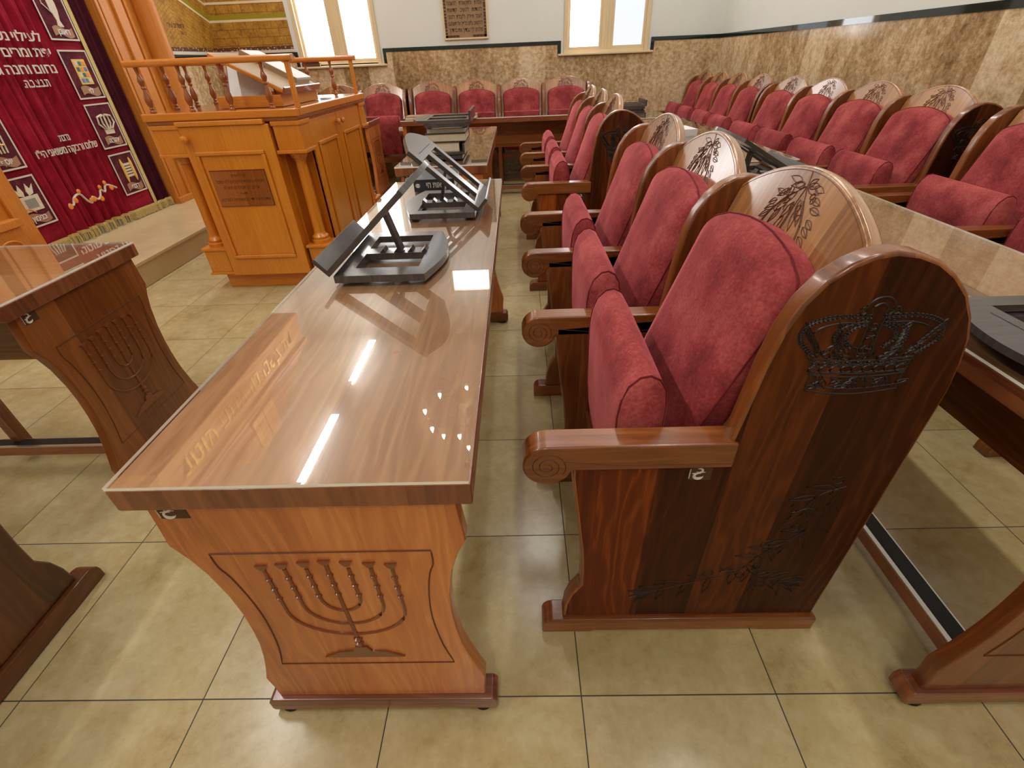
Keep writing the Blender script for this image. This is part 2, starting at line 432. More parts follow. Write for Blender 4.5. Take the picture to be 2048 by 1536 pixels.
def glass_mat():
    m = bpy.data.materials.new('clear_glass'); m.use_nodes = True; nt = m.node_tree; nt.nodes.clear()
    o = N(nt, 'ShaderNodeOutputMaterial'); fr = N(nt, 'ShaderNodeFresnel'); fr.inputs[0].default_value = 1.5
    t = N(nt, 'ShaderNodeBsdfTransparent'); t.inputs[0].default_value = (.97, .985, .975, 1)
    g = N(nt, 'ShaderNodeBsdfGlossy'); g.inputs['Roughness'].default_value = .012
    mx = N(nt, 'ShaderNodeMixShader')
    ge = N(nt, 'ShaderNodeNewGeometry')     # both faces of the pane reflect; count them on the upper one
    fac = math_(nt, 'MULTIPLY', math_(nt, 'MULTIPLY', fr.outputs[0], 1.75), math_(nt, 'SUBTRACT', 1.0, ge.outputs['Backfacing']))
    nt.links.new(math_(nt, 'MINIMUM', fac, 1.0), mx.inputs[0]); nt.links.new(t.outputs[0], mx.inputs[1]); nt.links.new(g.outputs[0], mx.inputs[2])
    nt.links.new(mx.outputs[0], o.inputs[0]); return m
M['glass'] = glass_mat()
def under_mat():
    m = bpy.data.materials.new('glass_underside'); m.use_nodes = True; nt = m.node_tree; nt.nodes.clear()
    o = N(nt, 'ShaderNodeOutputMaterial'); t = N(nt, 'ShaderNodeBsdfTransparent'); t.inputs[0].default_value = (.98, .99, .985, 1)
    nt.links.new(t.outputs[0], o.inputs[0]); return m
M['glass_under'] = under_mat()
M['glass_edge'] = plain('glass_edge', srgb(246, 246, 236), .2)
M['pane'] = plain('frosted_pane', (1, 1, 1, 1), .3, emit=(.93, .97, 1, 1), es=WIN)
M['pane_soft'] = plain('frosted_pane_soft', (.2, .2, .2, 1), .5, emit=(.97, .98, 1, 1), es=5.5)
M['pane_dim'] = plain('frosted_pane_shaded', (.2, .2, .2, 1), .5, emit=(.82, .88, .95, 1), es=.95)

def mural_mat(side):
    m, nt, b = mat_new('painted_mural_'+side)
    tc = N(nt, 'ShaderNodeTexCoord'); P = tc.outputs['Object']; x, y, z = xyz_(nt, P)
    n1 = noise_(nt, P, 7, 6, .7); n2 = noise_(nt, P, 42, 4, .7)
    f = math_(nt, 'ADD', math_(nt, 'MULTIPLY', n1, .55), math_(nt, 'MULTIPLY', n2, .45))
    col = ramp_(nt, f, [(.34, srgb(120, 74, 14)), (.48, srgb(164, 116, 30)), (.6, srgb(186, 142, 52)), (.72, srgb(200, 160, 84))])
    if side == 'left':
        a = math_(nt, 'SUBTRACT', y, 5.67)
        t = math_(nt, 'ADD', z, math_(nt, 'MAXIMUM', math_(nt, 'MULTIPLY', a, .34), math_(nt, 'MULTIPLY', a, -.5)))
        ln = math_(nt, 'LESS_THAN', math_(nt, 'FRACT', math_(nt, 'DIVIDE', t, .036)), .12)
        col = mix_(nt, math_(nt, 'MULTIPLY', ln, .6), col, srgb(88, 60, 14))
        w0, up = 2.0, t
    else:
        row = math_(nt, 'DIVIDE', math_(nt, 'SUBTRACT', z, 1.44), .077)
        rid = math_(nt, 'FLOOR', row)
        l1 = math_(nt, 'LESS_THAN', math_(nt, 'FRACT', row), .06)
        bx = math_(nt, 'ADD', math_(nt, 'DIVIDE', x, .15), math_(nt, 'MULTIPLY', rid, .5))
        l2 = math_(nt, 'LESS_THAN', math_(nt, 'FRACT', bx), .035)
        col = mix_(nt, math_(nt, 'MULTIPLY', math_(nt, 'MAXIMUM', l1, l2), .75), col, srgb(72, 46, 10))
        w0, up = 1.757, z
    d = math_(nt, 'SUBTRACT', up, w0)
    band = math_(nt, 'MULTIPLY', math_(nt, 'GREATER_THAN', d, 0), math_(nt, 'LESS_THAN', d, .055))
    col = mix_(nt, band, col, srgb(150, 138, 14))
    for c0 in (0, .165):
        wl = math_(nt, 'LESS_THAN', math_(nt, 'ABSOLUTE', math_(nt, 'SUBTRACT', d, c0)), .011)
        col = mix_(nt, wl, col, srgb(222, 206, 176))
    # flower border along the foot
    bd = math_(nt, 'LESS_THAN', z, 1.505)
    vo = N(nt, 'ShaderNodeTexVoronoi'); vo.inputs['Scale'].default_value = 34; nt.links.new(P, vo.inputs['Vector'])
    fl = ramp_(nt, vo.outputs['Distance'], [(.2, srgb(206, 150, 130)), (.4, srgb(110, 44, 30)), (.6, srgb(80, 60, 26))])
    col = mix_(nt, bd, col, fl)
    col = mix_(nt, math_(nt, 'LESS_THAN', z, 1.468), col, srgb(206, 206, 190))
    nt.links.new(col, b.inputs['Base Color']); b.inputs['Roughness'].default_value = .6
    return m
M['mural_left'] = mural_mat('left'); M['mural_back'] = mural_mat('back')

# ------------------------------------------------------------------ setting
XL, XR, YB, YF = -2.30, 3.74, 6.42, -3.0
struct(MB().box(XL-.1, XR+.1, YF-.1, YB+.1, -.1, 0).build('floor', M['floor']))
struct(MB().box(XL-.1, XR+.1, YF-.1, YB+.1, CEIL, CEIL+.1).build('ceiling', M['ceiling_paint']))
struct(MB().box(XL-.1, XL, YF, YB, 0, CEIL).build('wall_left', M['white_paint']))
struct(MB().box(XR, XR+.1, YF, YB, 0, CEIL).build('wall_right', M['white_paint']))
struct(MB().box(XL-.1, XR+.1, YF-.1, YF, 0, CEIL).build('wall_front', M['front_paint']))
# back wall with two tall windows and one small high window
W1, W2, WH = (-1.314, -.335), (1.877, 2.885), (.19, .84)
WZ0, WZ1 = 1.30, 2.85
wl = MB()
for a, c, z0, z1 in ((XL-.1, W1[0], 0, CEIL), (W1[0], W1[1], 0, WZ0), (W1[0], W1[1], WZ1, CEIL), (W1[1], WH[0], 0, CEIL), (WH[0], WH[1], 0, 2.93), (WH[0], WH[1], 3.33, CEIL),
                     (WH[1], W2[0], 0, CEIL), (W2[0], W2[1], 0, WZ0), (W2[0], W2[1], WZ1, CEIL), (W2[1], XR+.1, 0, CEIL)):
    wl.box(a, c, YB, YB+.16, z0, z1)
struct(wl.build('wall_back', M['white_paint']))
# marble wainscot, 12 mm proud of the walls
wz = MB()
for a, c, z1 in ((XL, W1[0]-.03, 1.398), (W1[0]-.03, W1[1]+.03, 1.262), (W1[1]+.03, W2[0]-.075, 1.398), (W2[0]-.075, W2[1]+.07, 1.285), (W2[1]+.07, XR, 1.398)):
    wz.box(a, c, YB-.012, YB, 0, z1)
wz.box(XR-.012, XR, YF, YB-.012, 0, 1.398); wz.box(XL, XL+.012, 5.2, YB-.012, 0, 1.398); wz.box(XL, XL+.012, YF, 2.3, 0, 1.398)
struct(wz.build('trim_1', M['marble']))
tg = MB()
for a, c in ((XL, W1[0]-.065), (W1[1]+.065, W2[0]-.075), (W2[1]+.07, XR)): tg.box(a, c, YB-.016, YB, 1.398, 1.436)
for a, c, z0 in ((W1[0]-.065, W1[0]-.03, 1.285), (W1[1]+.03, W1[1]+.065, 1.285), (W2[0]-.075, W2[0]-.035, 1.305), (W2[1]+.03, W2[1]+.07, 1.305)):
    tg.box(a, c, YB-.016, YB, z0, 1.436)
tg.box(XR-.016, XR, YF, YB-.016, 1.398, 1.436); tg.box(XL, XL+.016, 5.2, YB-.016, 1.398, 1.436)
struct(tg.build('trim_2', M['trim_green']))

def window(name, x0, x1, z0, z1, mull=True, panes=('pane', 'pane')):
    fr = MB(); t = .045; yd = YB+.045
    fr.box(x0, x0+t, YB-.02, yd+.04, z0, z1); fr.box(x1-t, x1, YB-.02, yd+.04, z0, z1)
    fr.box(x0+t, x1-t, YB+.0, yd+.04, z0, z0+.03); fr.box(x0+t, x1-t, YB+.0, yd+.04, z1-t, z1)
    xs = [(x0+t, x1-t)]
    if mull:
        xm = (x0+x1)/2
        fr.box(xm-.058, xm+.058, YB+.015, yd+.04, z0+.03, z1-t); fr.box(xm-.012, xm+.012, YB+.002, YB+.015, z0+.03, z1-t)
        xs = [(x0+t, xm-.058), (xm+.058, x1-t)]
        for a, c in xs:
            fr.box(a, a+.028, YB+.02, yd+.02, z0+.03, z1-t); fr.box(c-.028, c, YB+.02, yd+.02, z0+.03, z1-t)
            fr.box(a+.028, c-.028, YB+.02, yd+.02, z0+.03, z0+.062)
    o = struct(fr.build(name, M['cream'], bevel=.004))
    for i, (a, c) in enumerate(xs):
        MB().box(a, c, yd, yd+.006, z0+.03, z1-t).build('pane', M[panes[i]], o)
    if mull:
        MB().box(x0-.07, x1+.06, YB-.05, YB+.02, z0-.022, z0).build('window_sill', M['cream'], o, bevel=.006)
    return o
window('window_1', W1[0], W1[1], 1.285, WZ1)
window('window_2', W2[0], W2[1], 1.308, WZ1, panes=('pane_soft', 'pane_dim'))
window('window_3', WH[0], WH[1], 2.93, 3.33, False)
# stone platform in front of the ark
pf = MB().box(XL, -1.45, 1.76, 5.25, 0, .155).box(XL, -1.435, 1.745, 5.25, .155, .18)
struct(pf.build('trim_3', M['platform'], bevel=.006))

# ------------------------------------------------------------------ carvings (line work sunk into wood)
def leaf(c, ang, L, w, vein=True):
    ca, sa = math.cos(ang), math.sin(ang)
    def T(u, v): return (c[0]+u*ca-v*sa, c[1]+u*sa+v*ca)
    up = [T(L*t, w*math.sin(PI*t**.8)*(1-.15*t)) for t in [i/6 for i in range(7)]]
    dn = [T(L*t, -w*math.sin(PI*t**.8)*(1-.15*t)) for t in [i/6 for i in range(5, 0, -1)]]
    r = [(up+dn, True)]
    if vein: r.append(([T(L*.1, 0), T(L*.85, 0)], False))
    return r
def olive(c, r, ang=0, k=1.35):
    ca, sa = math.cos(ang), math.sin(ang)
    return [([(c[0]+k*r*math.cos(a)*ca-r*math.sin(a)*sa, c[1]+k*r*math.cos(a)*sa+r*math.sin(a)*ca) for a in [2*PI*i/9 for i in range(9)]], True)]
def branch(stem, n, L, w, rnd, spread=.75, olives=True, skip=0, vein=True):
    out = [(spline(stem, 5), False)]; P = spline(stem, 12)
    for i in range(n):
        k = int((i+.5)/n*(len(P)-2)); a = math.atan2(P[k+1][1]-P[k][1], P[k+1][0]-P[k][0])
        for sgn in (1, -1):
            if rnd.random() < skip: continue
            l = L*rnd.uniform(.75, 1.15)
            out += leaf(P[k], a+sgn*rnd.uniform(.45, spread+.35), l, w*rnd.uniform(.8, 1.15), vein)
        if olives and i % 2 == 0:
            sg = rnd.choice((-1, 1)); out += olive((P[k][0]-sg*math.sin(a)*L*.42, P[k][1]+sg*math.cos(a)*L*.42), L*.16, a)
    a = math.atan2(P[-1][1]-P[-2][1], P[-1][0]-P[-2][0])
    for da in (-.5, 0, .5): out += leaf(P[-1], a+da, L*.9, w)
    return out
def lines_mb(lines, r, fn, n=4, m=1):
    mb = MB()
    for pts, cl in lines: mb.tube([fn(*p) for p in pts], r, n, cl, m)
    return mb
def crown_lines():
    L = []; rnd = random.Random(3)
    def S(x, z): return (x*(.080+.010*z), z*.0875)        # unit crown -1..1, 0..2
    def curve(pts, n=8, bead=0):
        P = [S(*p) for p in spline(pts, n)]; L.append((P, False))
        if bead:
            Q = [S(*p) for p in spline(pts, bead)]
            for q in Q: L.extend(olive(q, .0032, 0, 1))
    # band
    for z0, bow in ((0, .10), (.12, .09), (.38, .07), (.46, .07), (.66, .05), (.74, .05)):
        curve([(-.98+.05*z0, z0+.02), (-.5, z0-bow*.6), (0, z0-bow), (.5, z0-bow*.6), (.98-.05*z0, z0+.02)])
    for i in range(9):
        x = -.85+i*.212; L.extend(olive(S(x, .50), .007, .0, 1.5)); L.extend(leaf(S(x-.08, .60), .6, .014, .003, False)); L.extend(leaf(S(x+.08, .60), 2.5, .014, .003, False))
    for i in range(22):
        x = -.9+i*.086; L.extend(leaf(S(x, .05+.1*(i % 2)), rnd.uniform(.2, 2.9), .02, .0035, False)); 
    for i in range(24):
        x = -.92+i*.08; L.extend(leaf(S(x, .72+.06*(i % 3)), rnd.uniform(.0, 3.1), .022, .004, False))
    curve([(-.96, 0), (-.93, .4), (-.95, .8)]); curve([(.96, 0), (.93, .4), (.95, .8)])
    # arches
    for s in (1, -1):
        curve([(s*.95, .85), (s*1.2, 1.15), (s*1.12, 1.45), (s*.7, 1.62), (s*.12, 1.62)], 8, 7)
        curve([(s*.78, .9), (s*1.0, 1.15), (s*.93, 1.38), (s*.6, 1.5), (s*.14, 1.5)], 8)
        curve([(s*.45, .95), (s*.62, 1.15), (s*.52, 1.4), (s*.16, 1.55)], 8, 5)
        curve([(s*.30, 1.0), (s*.44, 1.18), (s*.36, 1.36), (s*.14, 1.48)], 8, 4)
        curve([(s*.15, .85), (s*.11, 1.2), (s*.13, 1.62)], 6)
        for i in range(7): L.extend(leaf(S(s*(.86+.04*i), .88+.07*i), 1.2 if s > 0 else 1.9, .022, .0035, False))
        for i in range(5): L.extend(leaf(S(s*.5, 1.0+.08*i), 1.0 if s > 0 else 2.1, .02, .003, False))
    L.extend(olive(S(0, 1.08), .009, PI/2, 1.2)); L.extend(olive(S(0, 1.28), .006, 0, 1.4)); L.extend(olive(S(0, 1.42), .005, 0, 1.3))
    # orb
    curve([(-.17, 1.66), (-.24, 1.8), (-.1, 1.98), (.1, 1.98), (.24, 1.8), (.17, 1.66)]); curve([(-.1, 1.68), (-.12, 1.8), (0, 1.88), (.12, 1.8), (.1, 1.68)])
    L.extend(olive(S(-.26, 1.74), .006, 0, 1)); L.extend(olive(S(.26, 1.74), .006, 0, 1))
    return L
def emblem_mb(sz):
    """white maker's mark: stacked swirl with a ribbon and a line of tiny letters beside it (local x,y)"""
    mb = MB()
    for cy, r, a0, a1 in ((.27, .22, -2.4, 2.2), (-.2, .27, 1.0, 5.6), (-.2, .36, 3.3, 6.0)):
        P = [(r*math.cos(a0+(a1-a0)*i/12)*sz, (cy+r*.8*math.sin(a0+(a1-a0)*i/12))*sz) for i in range(13)]
        mb.tube([(x, y, 0) for x, y in P], .07*sz, 5, rs=[.02*sz+.07*sz*math.sin(PI*i/12) for i in range(13)])
    mb.tube([(-.42*sz, -.02*sz, 0), (0, .06*sz, 0), (.42*sz, .1*sz, 0)], .03*sz, 5)
    for i in range(9): mb.box(-.62*sz, -.55*sz, (-.45+.1*i)*sz, (-.39+.1*i)*sz, -.0004, .0004)
    return mb

# ------------------------------------------------------------------ folding synagogue seats
PITCH = .535
PANEL = [(.095, .06), (.10, .12), (.112, .165), (.128, .193), (.135, .207), (.134, .28), (.129, .35), (.12, .42), (.109, .51), (.100, .585), (.100, .64),
         (.395, .66), (.402, .72), (.414, .84), (.425, .905), (.442, .955), (.466, .993), (.497, 1.018), (.525, 1.031), (.556, 1.036), (.59, 1.031),
         (.625, 1.018), (.657, .997), (.69, .965), (.716, .925), (.733, .885), (.743, .84), (.75, .78), (.75, .06)]
def panel_mesh(carved):
    mb = MB().prism(PANEL, 'y', 0, .04)
    ex = MB()
    if carved:
        rnd = random.Random(5); y = -.0003
        ex.join(lines_mb(crown_lines(), .0015, lambda a, b: (.574+a-.06*b, y, .790+b), 4))
        L = branch([(.66, .545), (.615, .52), (.60, .47), (.625, .42), (.60, .375), (.565, .34), (.535, .30), (.51, .255), (.45, .225), (.38, .20), (.31, .172)], 13, .06, .0085, rnd, vein=False)
        L += branch([(.53, .26), (.575, .225), (.63, .205)], 4, .058, .0085, rnd, vein=False)
        ex.join(lines_mb(L, .0013, lambda a, b: (a, y, b), 4))
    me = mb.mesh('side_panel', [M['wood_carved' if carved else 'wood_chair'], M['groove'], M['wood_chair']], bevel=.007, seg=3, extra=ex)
    for p in me.polygons:
        if p.material_index == 0 and abs(p.normal.y) < .98: p.material_index = 2
    return me
ARM = [(.412, .612), (.105, .612)]+arc(.05, .625, .05, -.27, -1.5*PI, 16)+[(.412, .675)]
def arm_mesh(a=0, c=.056):
    mb = MB().prism(ARM, 'y', a, c); ex = MB()
    for y in (a-.0005, c+.0005):
        P = []
        for i in range(46):
            a = -.6+i/45*4.6*PI; r = .037*(1-i/45*.82); P.append((.05+r*math.cos(a), y, .625+r*math.sin(a)))
        ex.tube(P, .0009, 4, m=1)
        ex.tube([(.083, y, .638), (.20, y, .625), (.41, y, .625)], .0005, 4, m=1)
    return mb.mesh('armrest', [M['wood_chair'], M['groove_soft']], bevel=.006, seg=3, grain=0, extra=ex)
FOOT = [(.042, 0), (.042, .032), (.046, .045), (.056, .055), (.072, .06), (.748, .06), (.758, .054), (.762, .044), (.762, 0), (.62, 0), (.612, .006), (.18, .006), (.172, 0)]
def foot_mesh(a=0, c=.056): return MB().prism(FOOT, 'y', a, c).mesh('foot_bar', M['wood_chair'], bevel=.004, grain=0)
TH = math.atan(.35)
BW0, BW1 = .0, .495
BOARD = [(BW1, 0), (BW1, .655)]+[(BW0+(BW1-BW0)*(1-t), .655+.083*math.sin(PI*t)**.8) for t in [i/20 for i in range(1, 20)]]+[(BW0, .655), (BW0, 0)]
def board_mesh():
    mb = MB().prism(BOARD, 'x', 0, .03); rnd = random.Random(11); ex = MB()
    c = (BW0+BW1)/2
    # hanging spray of leaves and olives
    L = [(spline([(.271, .731), (.266, .72), (.26, .705)], 4), False)]
    for st in ([(.26, .705), (.285, .687), (.31, .665), (.334, .63), (.345, .58)], [(.26, .705), (.263, .67), (.262, .63), (.266, .58)], [(.26, .705), (.241, .68), (.218, .655), (.203, .63), (.19, .58)]):
        L.append((spline(st, 5), False)); L.append(([(a+.004, b) for a, b in spline(st[1:], 5)], False))
    for a, b, p, q in ((.271, .707, .311, .695), (.284, .709, .329, .710), (.268, .703, .300, .699), (.255, .703, .214, .699), (.236, .709, .202, .705), (.257, .707, .240, .722), (.256, .706, .222, .713),
                       (.315, .676, .349, .681), (.33, .662, .353, .650), (.327, .65, .356, .636), (.334, .638, .362, .618), (.212, .674, .176, .671), (.201, .655, .172, .644), (.20, .642, .170, .629), (.195, .625, .166, .61),
                       (.28, .69, .302, .66), (.29, .675, .316, .642), (.27, .672, .286, .636), (.255, .68, .240, .647), (.25, .66, .236, .622), (.24, .668, .221, .636), (.276, .642, .291, .602), (.30, .652, .319, .615), (.305, .69, .338, .668), (.222, .69, .190, .684)):
        L += leaf((a, b), math.atan2(q-b, p-a), math.hypot(p-a, q-b), .0064, abs(a-.262) > .03)
    for a, b, an in ((.301, .690, .6), (.309, .683, .9), (.226, .693, 2.4), (.219, .687, 2.2), (.269, .662, 1.4), (.246, .667, 1.8), (.287, .655, 1.2), (.231, .65, 1.9), (.318, .648, 1.0)): L += olive((a, b), .0052, an)
    ex.join(lines_mb(L, .0011, lambda a, b: (-.0003, a-.0125, b-.002), 4))
    # moulded line just inside the rim
    rim = [(-.0003, BW0+.0095+(BW1-BW0-.019)*t, .647+.0815*math.sin(PI*t)**.8) for t in [i/30 for i in range(31)]]
    ex.tube(rim, .0007, 4, m=1)
    return mb.mesh('backboard', [M['wood_board'], M['groove_soft']], bevel=.008, seg=3, extra=ex)
def back_outline(e=0):
    w0, w1, z0, z1 = .03+e, .465-e, .02+e, .585-e
    return ([(w0+.012, z0+.02), (w0+.03, z0), (w1-.03, z0), (w1-.012, z0+.02)] + [(w1, z1-.05)] + arc(w1-.045, z1-.045, .045, 0, PI*.38, 4)
            + [(w0+(w1-w0)*(1-t), z1+.034*math.sin(PI*t)**1.2) for t in [.17, .27, .38, .5, .62, .73, .83]] + arc(w0+.045, z1-.045, .045, PI*.62, PI, 4) + [(w0, z1-.05)])
def back_mesh(): return MB().pillow(back_outline(), 'x', .072, (0, 0, 0), (0, 1, 0), (0, 0, 1), (-1, 0, 0), soft=.6).mesh('back_cushion', M['velvet'], smooth=70)
def back_piping(): return MB().tube([(-.041, u, v) for u, v in back_outline(.0005)], .0022, 6, True).mesh('piping', M['velvet_seam'], smooth=80)
SEAT = [(.212, .365), (.204, .42), (.198, .50), (.195, .60), (.195, .68), (.2, .72), (.212, .752), (.232, .772), (.252, .776), (.272, .766), (.286, .742), (.292, .70), (.292, .60), (.288, .50), (.282, .42), (.276, .365)]
def seat_mesh():
    mb = MB(); ys = [.072, .078, .10, .2, .3, .4, .47, .492, .498]; cx = .245; n = len(SEAT); vs = []
    for i, y in enumerate(ys):
        s = [.9, .965, 1, 1, 1, 1, 1, .965, .9][i]; sw = 1+.04*math.sin(PI*(y-.072)/.426)
        for x, z in SEAT: vs.append((cx+(x-cx)*s*sw, y, .57+(z-.57)*(1-(1-s)*.25)))
    fs = [[i*n+k, i*n+(k+1) % n, (i+1)*n+(k+1) % n, (i+1)*n+k] for i in range(len(ys)-1) for k in range(n)]
    fs += [list(range(n)), list(range(len(vs)-1, len(vs)-n-1, -1))]
    return mb.add(vs, fs).mesh('seat_cushion', M['velvet'], smooth=75)
def seat_piping(y):
    mb = MB().tube([(.245+(x-.245)*.975, y, z) for x, z in SEAT], .0024, 5, True)
    return mb.mesh('piping', M['velvet_seam'], smooth=80)
CM = dict(side_panel=panel_mesh(False), carved=panel_mesh(True), armrest=arm_mesh(), foot_bar=foot_mesh(), backboard=board_mesh(), back=back_mesh(), bpipe=back_piping(),
          seat=seat_mesh(), spipe=seat_piping(.0785), spipe2=seat_piping(.4915), rail=MB().box(.205, .23, .04, .535, .275, .335).mesh('cross_rail', M['wood_chair'], bevel=.003, grain=1),
          hinge=MB().box(.225, .265, .04, .068, .33, .46).mesh('hinge', M['black_plastic'], bevel=.003), hinge2=MB().box(.225, .265, .507, .535, .33, .46).mesh('hinge', M['black_plastic'], bevel=.003))
EMB = emblem_mb(.03)
EMBM = MB().join(EMB, 1, basis((.352, -.0012, .592), (1, 0, 0), (0, 0, 1))).box(.335, .378, -.0008, 0, .573, .612, 0).mesh('maker_label', [M['sticker'], M['emblem']])
CM['arm0'] = arm_mesh(-.009, .05); CM['foot0'] = foot_mesh(-.010, .05)
def add_side(t, y, carved, first=False):
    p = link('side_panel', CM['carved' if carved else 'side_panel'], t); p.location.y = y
    a = link('armrest', CM['arm0' if first else 'armrest'], t); a.location.y = y
    f = link('foot_bar', CM['foot0' if first else 'foot_bar'], t); f.location.y = y
    if carved: 
        e = link('maker_label', EMBM, p)
def make_chair(label, loc, rz, group, carved=False, last=False, pitch=PITCH, first=False):
    t = thing('folding_chair', label, 'chair', loc, rz, group)
    add_side(t, 0, carved, first)
    k = (pitch-.04)/(PITCH-.04)
    def part(n, me, par=t, x=0, z=0, tilt=False):
        o = link(n, me, par)
        if tilt: o.location = (x, .04, z); o.rotation_euler = (0, TH, 0)
        else: o.location = (x, 0, z)
        if par is t: o.scale.y = k
        return o
    part('backboard', CM['backboard'], x=.328, z=.40, tilt=True)
    bc = part('back_cushion', CM['back'], x=.3265, z=.40, tilt=True)
    link('piping', CM['bpipe'], bc)
    sc = part('seat_cushion', CM['seat']); link('piping', CM['spipe'], sc); link('piping', CM['spipe2'], sc)
    part('cross_rail', CM['rail']); part('hinge', CM['hinge']); part('hinge', CM['hinge2'])
    if last: add_side(t, pitch, False)
    return t
def darker(t):
    for o in t.children:
        if o.name.split('.')[0] in ('side_panel', 'foot_bar', 'armrest'):
            for q in o.material_slots:
                if q.material == M['wood_chair']: q.link = 'OBJECT'; q.material = M['wood_chair_dark']
def row(origin, rz, labels, group, carved_first=True, pitch=PITCH, drift=0):
    for i, lb in enumerate(labels):
        d = Vector((drift*i, pitch*i, 0)); d.rotate(Matrix.Rotation(rz, 3, 'Z'))
        t = make_chair(lb, Vector(origin)+d, rz, group, carved_first and i == 0, i == len(labels)-1, pitch, i == 0)
row((1.281, .165, 0), 0, ['burgundy velvet folding seat nearest the camera, behind the big crown-carved side panel',
    'burgundy folding seat in the middle of the three beside the long glass-topped desk',
    'burgundy folding seat third from the camera, last one before the gap in the front row'], 'seats beside the long glass-topped desk', drift=.006)
row((1.305, 2.43, 0), 0, ['burgundy folding seat at the crown-carved panel facing the book-stacked desk',
    'burgundy folding seat in the middle of the three facing the book-stacked desk',
    'burgundy folding seat farthest of the three facing the book-stacked desk'], 'seats facing the book-stacked desk')
XO = 2.962
row((XO, .79, 0), 0, ['burgundy folding seat at the right edge, lower of two cut off by the frame',
    'burgundy folding seat by the right wall, just nearer than the dark arched end panel'], 'nearest seats along the right wall', False, .55)
row((XO, 2.075, 0), 0, ['burgundy folding seat against the marble wall, right behind the dark arched end panel',
    'burgundy folding seat against the marble wall, second beyond the dark arched end panel',
    'burgundy folding seat against the marble wall, third beyond the dark arched end panel',
    'burgundy folding seat against the marble wall, fourth beyond the dark end panel'], 'seats along the right marble wall')
row((XO, 4.29, 0), 0, ['burgundy folding seat on the right wall, fourth from the far corner',
    'burgundy folding seat on the right wall, third from the far corner',
    'burgundy folding seat on the right wall, second from the far corner',
    'burgundy folding seat on the right wall, in the far corner of the room'], 'far seats along the right marble wall', pitch=.507)
row((2.175, 5.61, 0), PI/2, ['burgundy folding seat on the back wall, rightmost, half hidden by the side row',
    'burgundy folding seat on the back wall, second from its right end',
    'burgundy folding seat on the back wall behind the right one of two small books',
    'burgundy folding seat on the back wall behind the left one of two small books'], 'seats along the back wall')
row((-.035, 5.61, 0), PI/2, ['burgundy folding seat on the back wall beside the reading table, seen to its folded seat',
    'burgundy folding seat on the back wall, mostly hidden by the reading table railing'], 'seats behind the reading table')
row((-.63, .397, 0), -PI/2, ['dark wooden seat at the lower left edge, only its foot and side panel seen'], 'seats facing the left desk', False)
darker([o for o in COL.objects if o.get('group') == 'seats facing the left desk'][0])

# ------------------------------------------------------------------ desks
def menorah_mb(cx, zb, y):
    L = []; tops = [-.113, -.076, -.037, 0, .037, .076, .113]
    def P(x, z): return (cx+x, y, zb+z)
    mb = MB()
    for x in (.113, .076, .037):
        dep = {.113: .078, .076: .118, .037: .165}[x]
        pts = [P(-x, .30)]+[P(-x*math.cos(a), dep+.085*(x/.113)**.6*(1-math.sin(a))*1.0) for a in [PI*i/16 for i in range(17)]]+[P(x, .30)]
        mb.tube(pts, .0036, 6, m=1)
    mb.tube([P(0, .0), P(0, .31)], .004, 6, m=1)
    for i, x in enumerate(tops):
        h = .30+.012*(1-abs(x)/.113)
        mb.prism([(cx+x-.011, zb+h+.012), (cx+x-.004, zb+h), (cx+x+.004, zb+h), (cx+x+.011, zb+h+.012)], 'y', y-.004, y+.001, 1)
        for k in range(3): mb.lathe([(.001, -.004), (.006, -.002), (.006, .002), (.001, .004)], P(x, h-.03-.03*k), 8, 1)
    for z in (.06, .045): mb.lathe([(.001, -.005), (.009, -.002), (.009, .002), (.001, .005)], P(0, z), 8, 1)
    mb.prism([(cx-.012, zb+.03), (cx-.02, zb+.012), (cx-.05, zb+.008), (cx-.085, zb-.012), (cx+.085, zb-.012), (cx+.05, zb+.008), (cx+.02, zb+.012), (cx+.012, zb+.03)], 'y', y-.004, y+.001, 1)
    return mb
HALF = [(.245, .062), (.245, .10), (.25, .150), (.236, .195), (.222, .25), (.212, .30), (.206, .36), (.204, .42), (.207, .48), (.218, .55), (.232, .595), (.25, .634), (.246, .68), (.242, .736)]
def desk_panel(cx, y0, y1, carved):
    poly = [(cx+a, z) for a, z in HALF]+[(cx-a, z) for a, z in reversed(HALF)]
    mb = MB().prism(poly, 'y', y0, y1); ex = MB()
    if carved:
        y = y0-.0004
        H2 = [(.188, .222), (.172, .30), (.164, .40), (.168, .48), (.178, .545), (.188, .575), (.189, .613)]
        ex.tube([(cx+a, y, z) for a, z in spline(H2, 3)]+[(cx-a, y, z) for a, z in reversed(spline(H2, 3))], .0016, 5, True, 1)
        ex.join(menorah_mb(cx+.002, .268, y), 2)
    return mb, ex
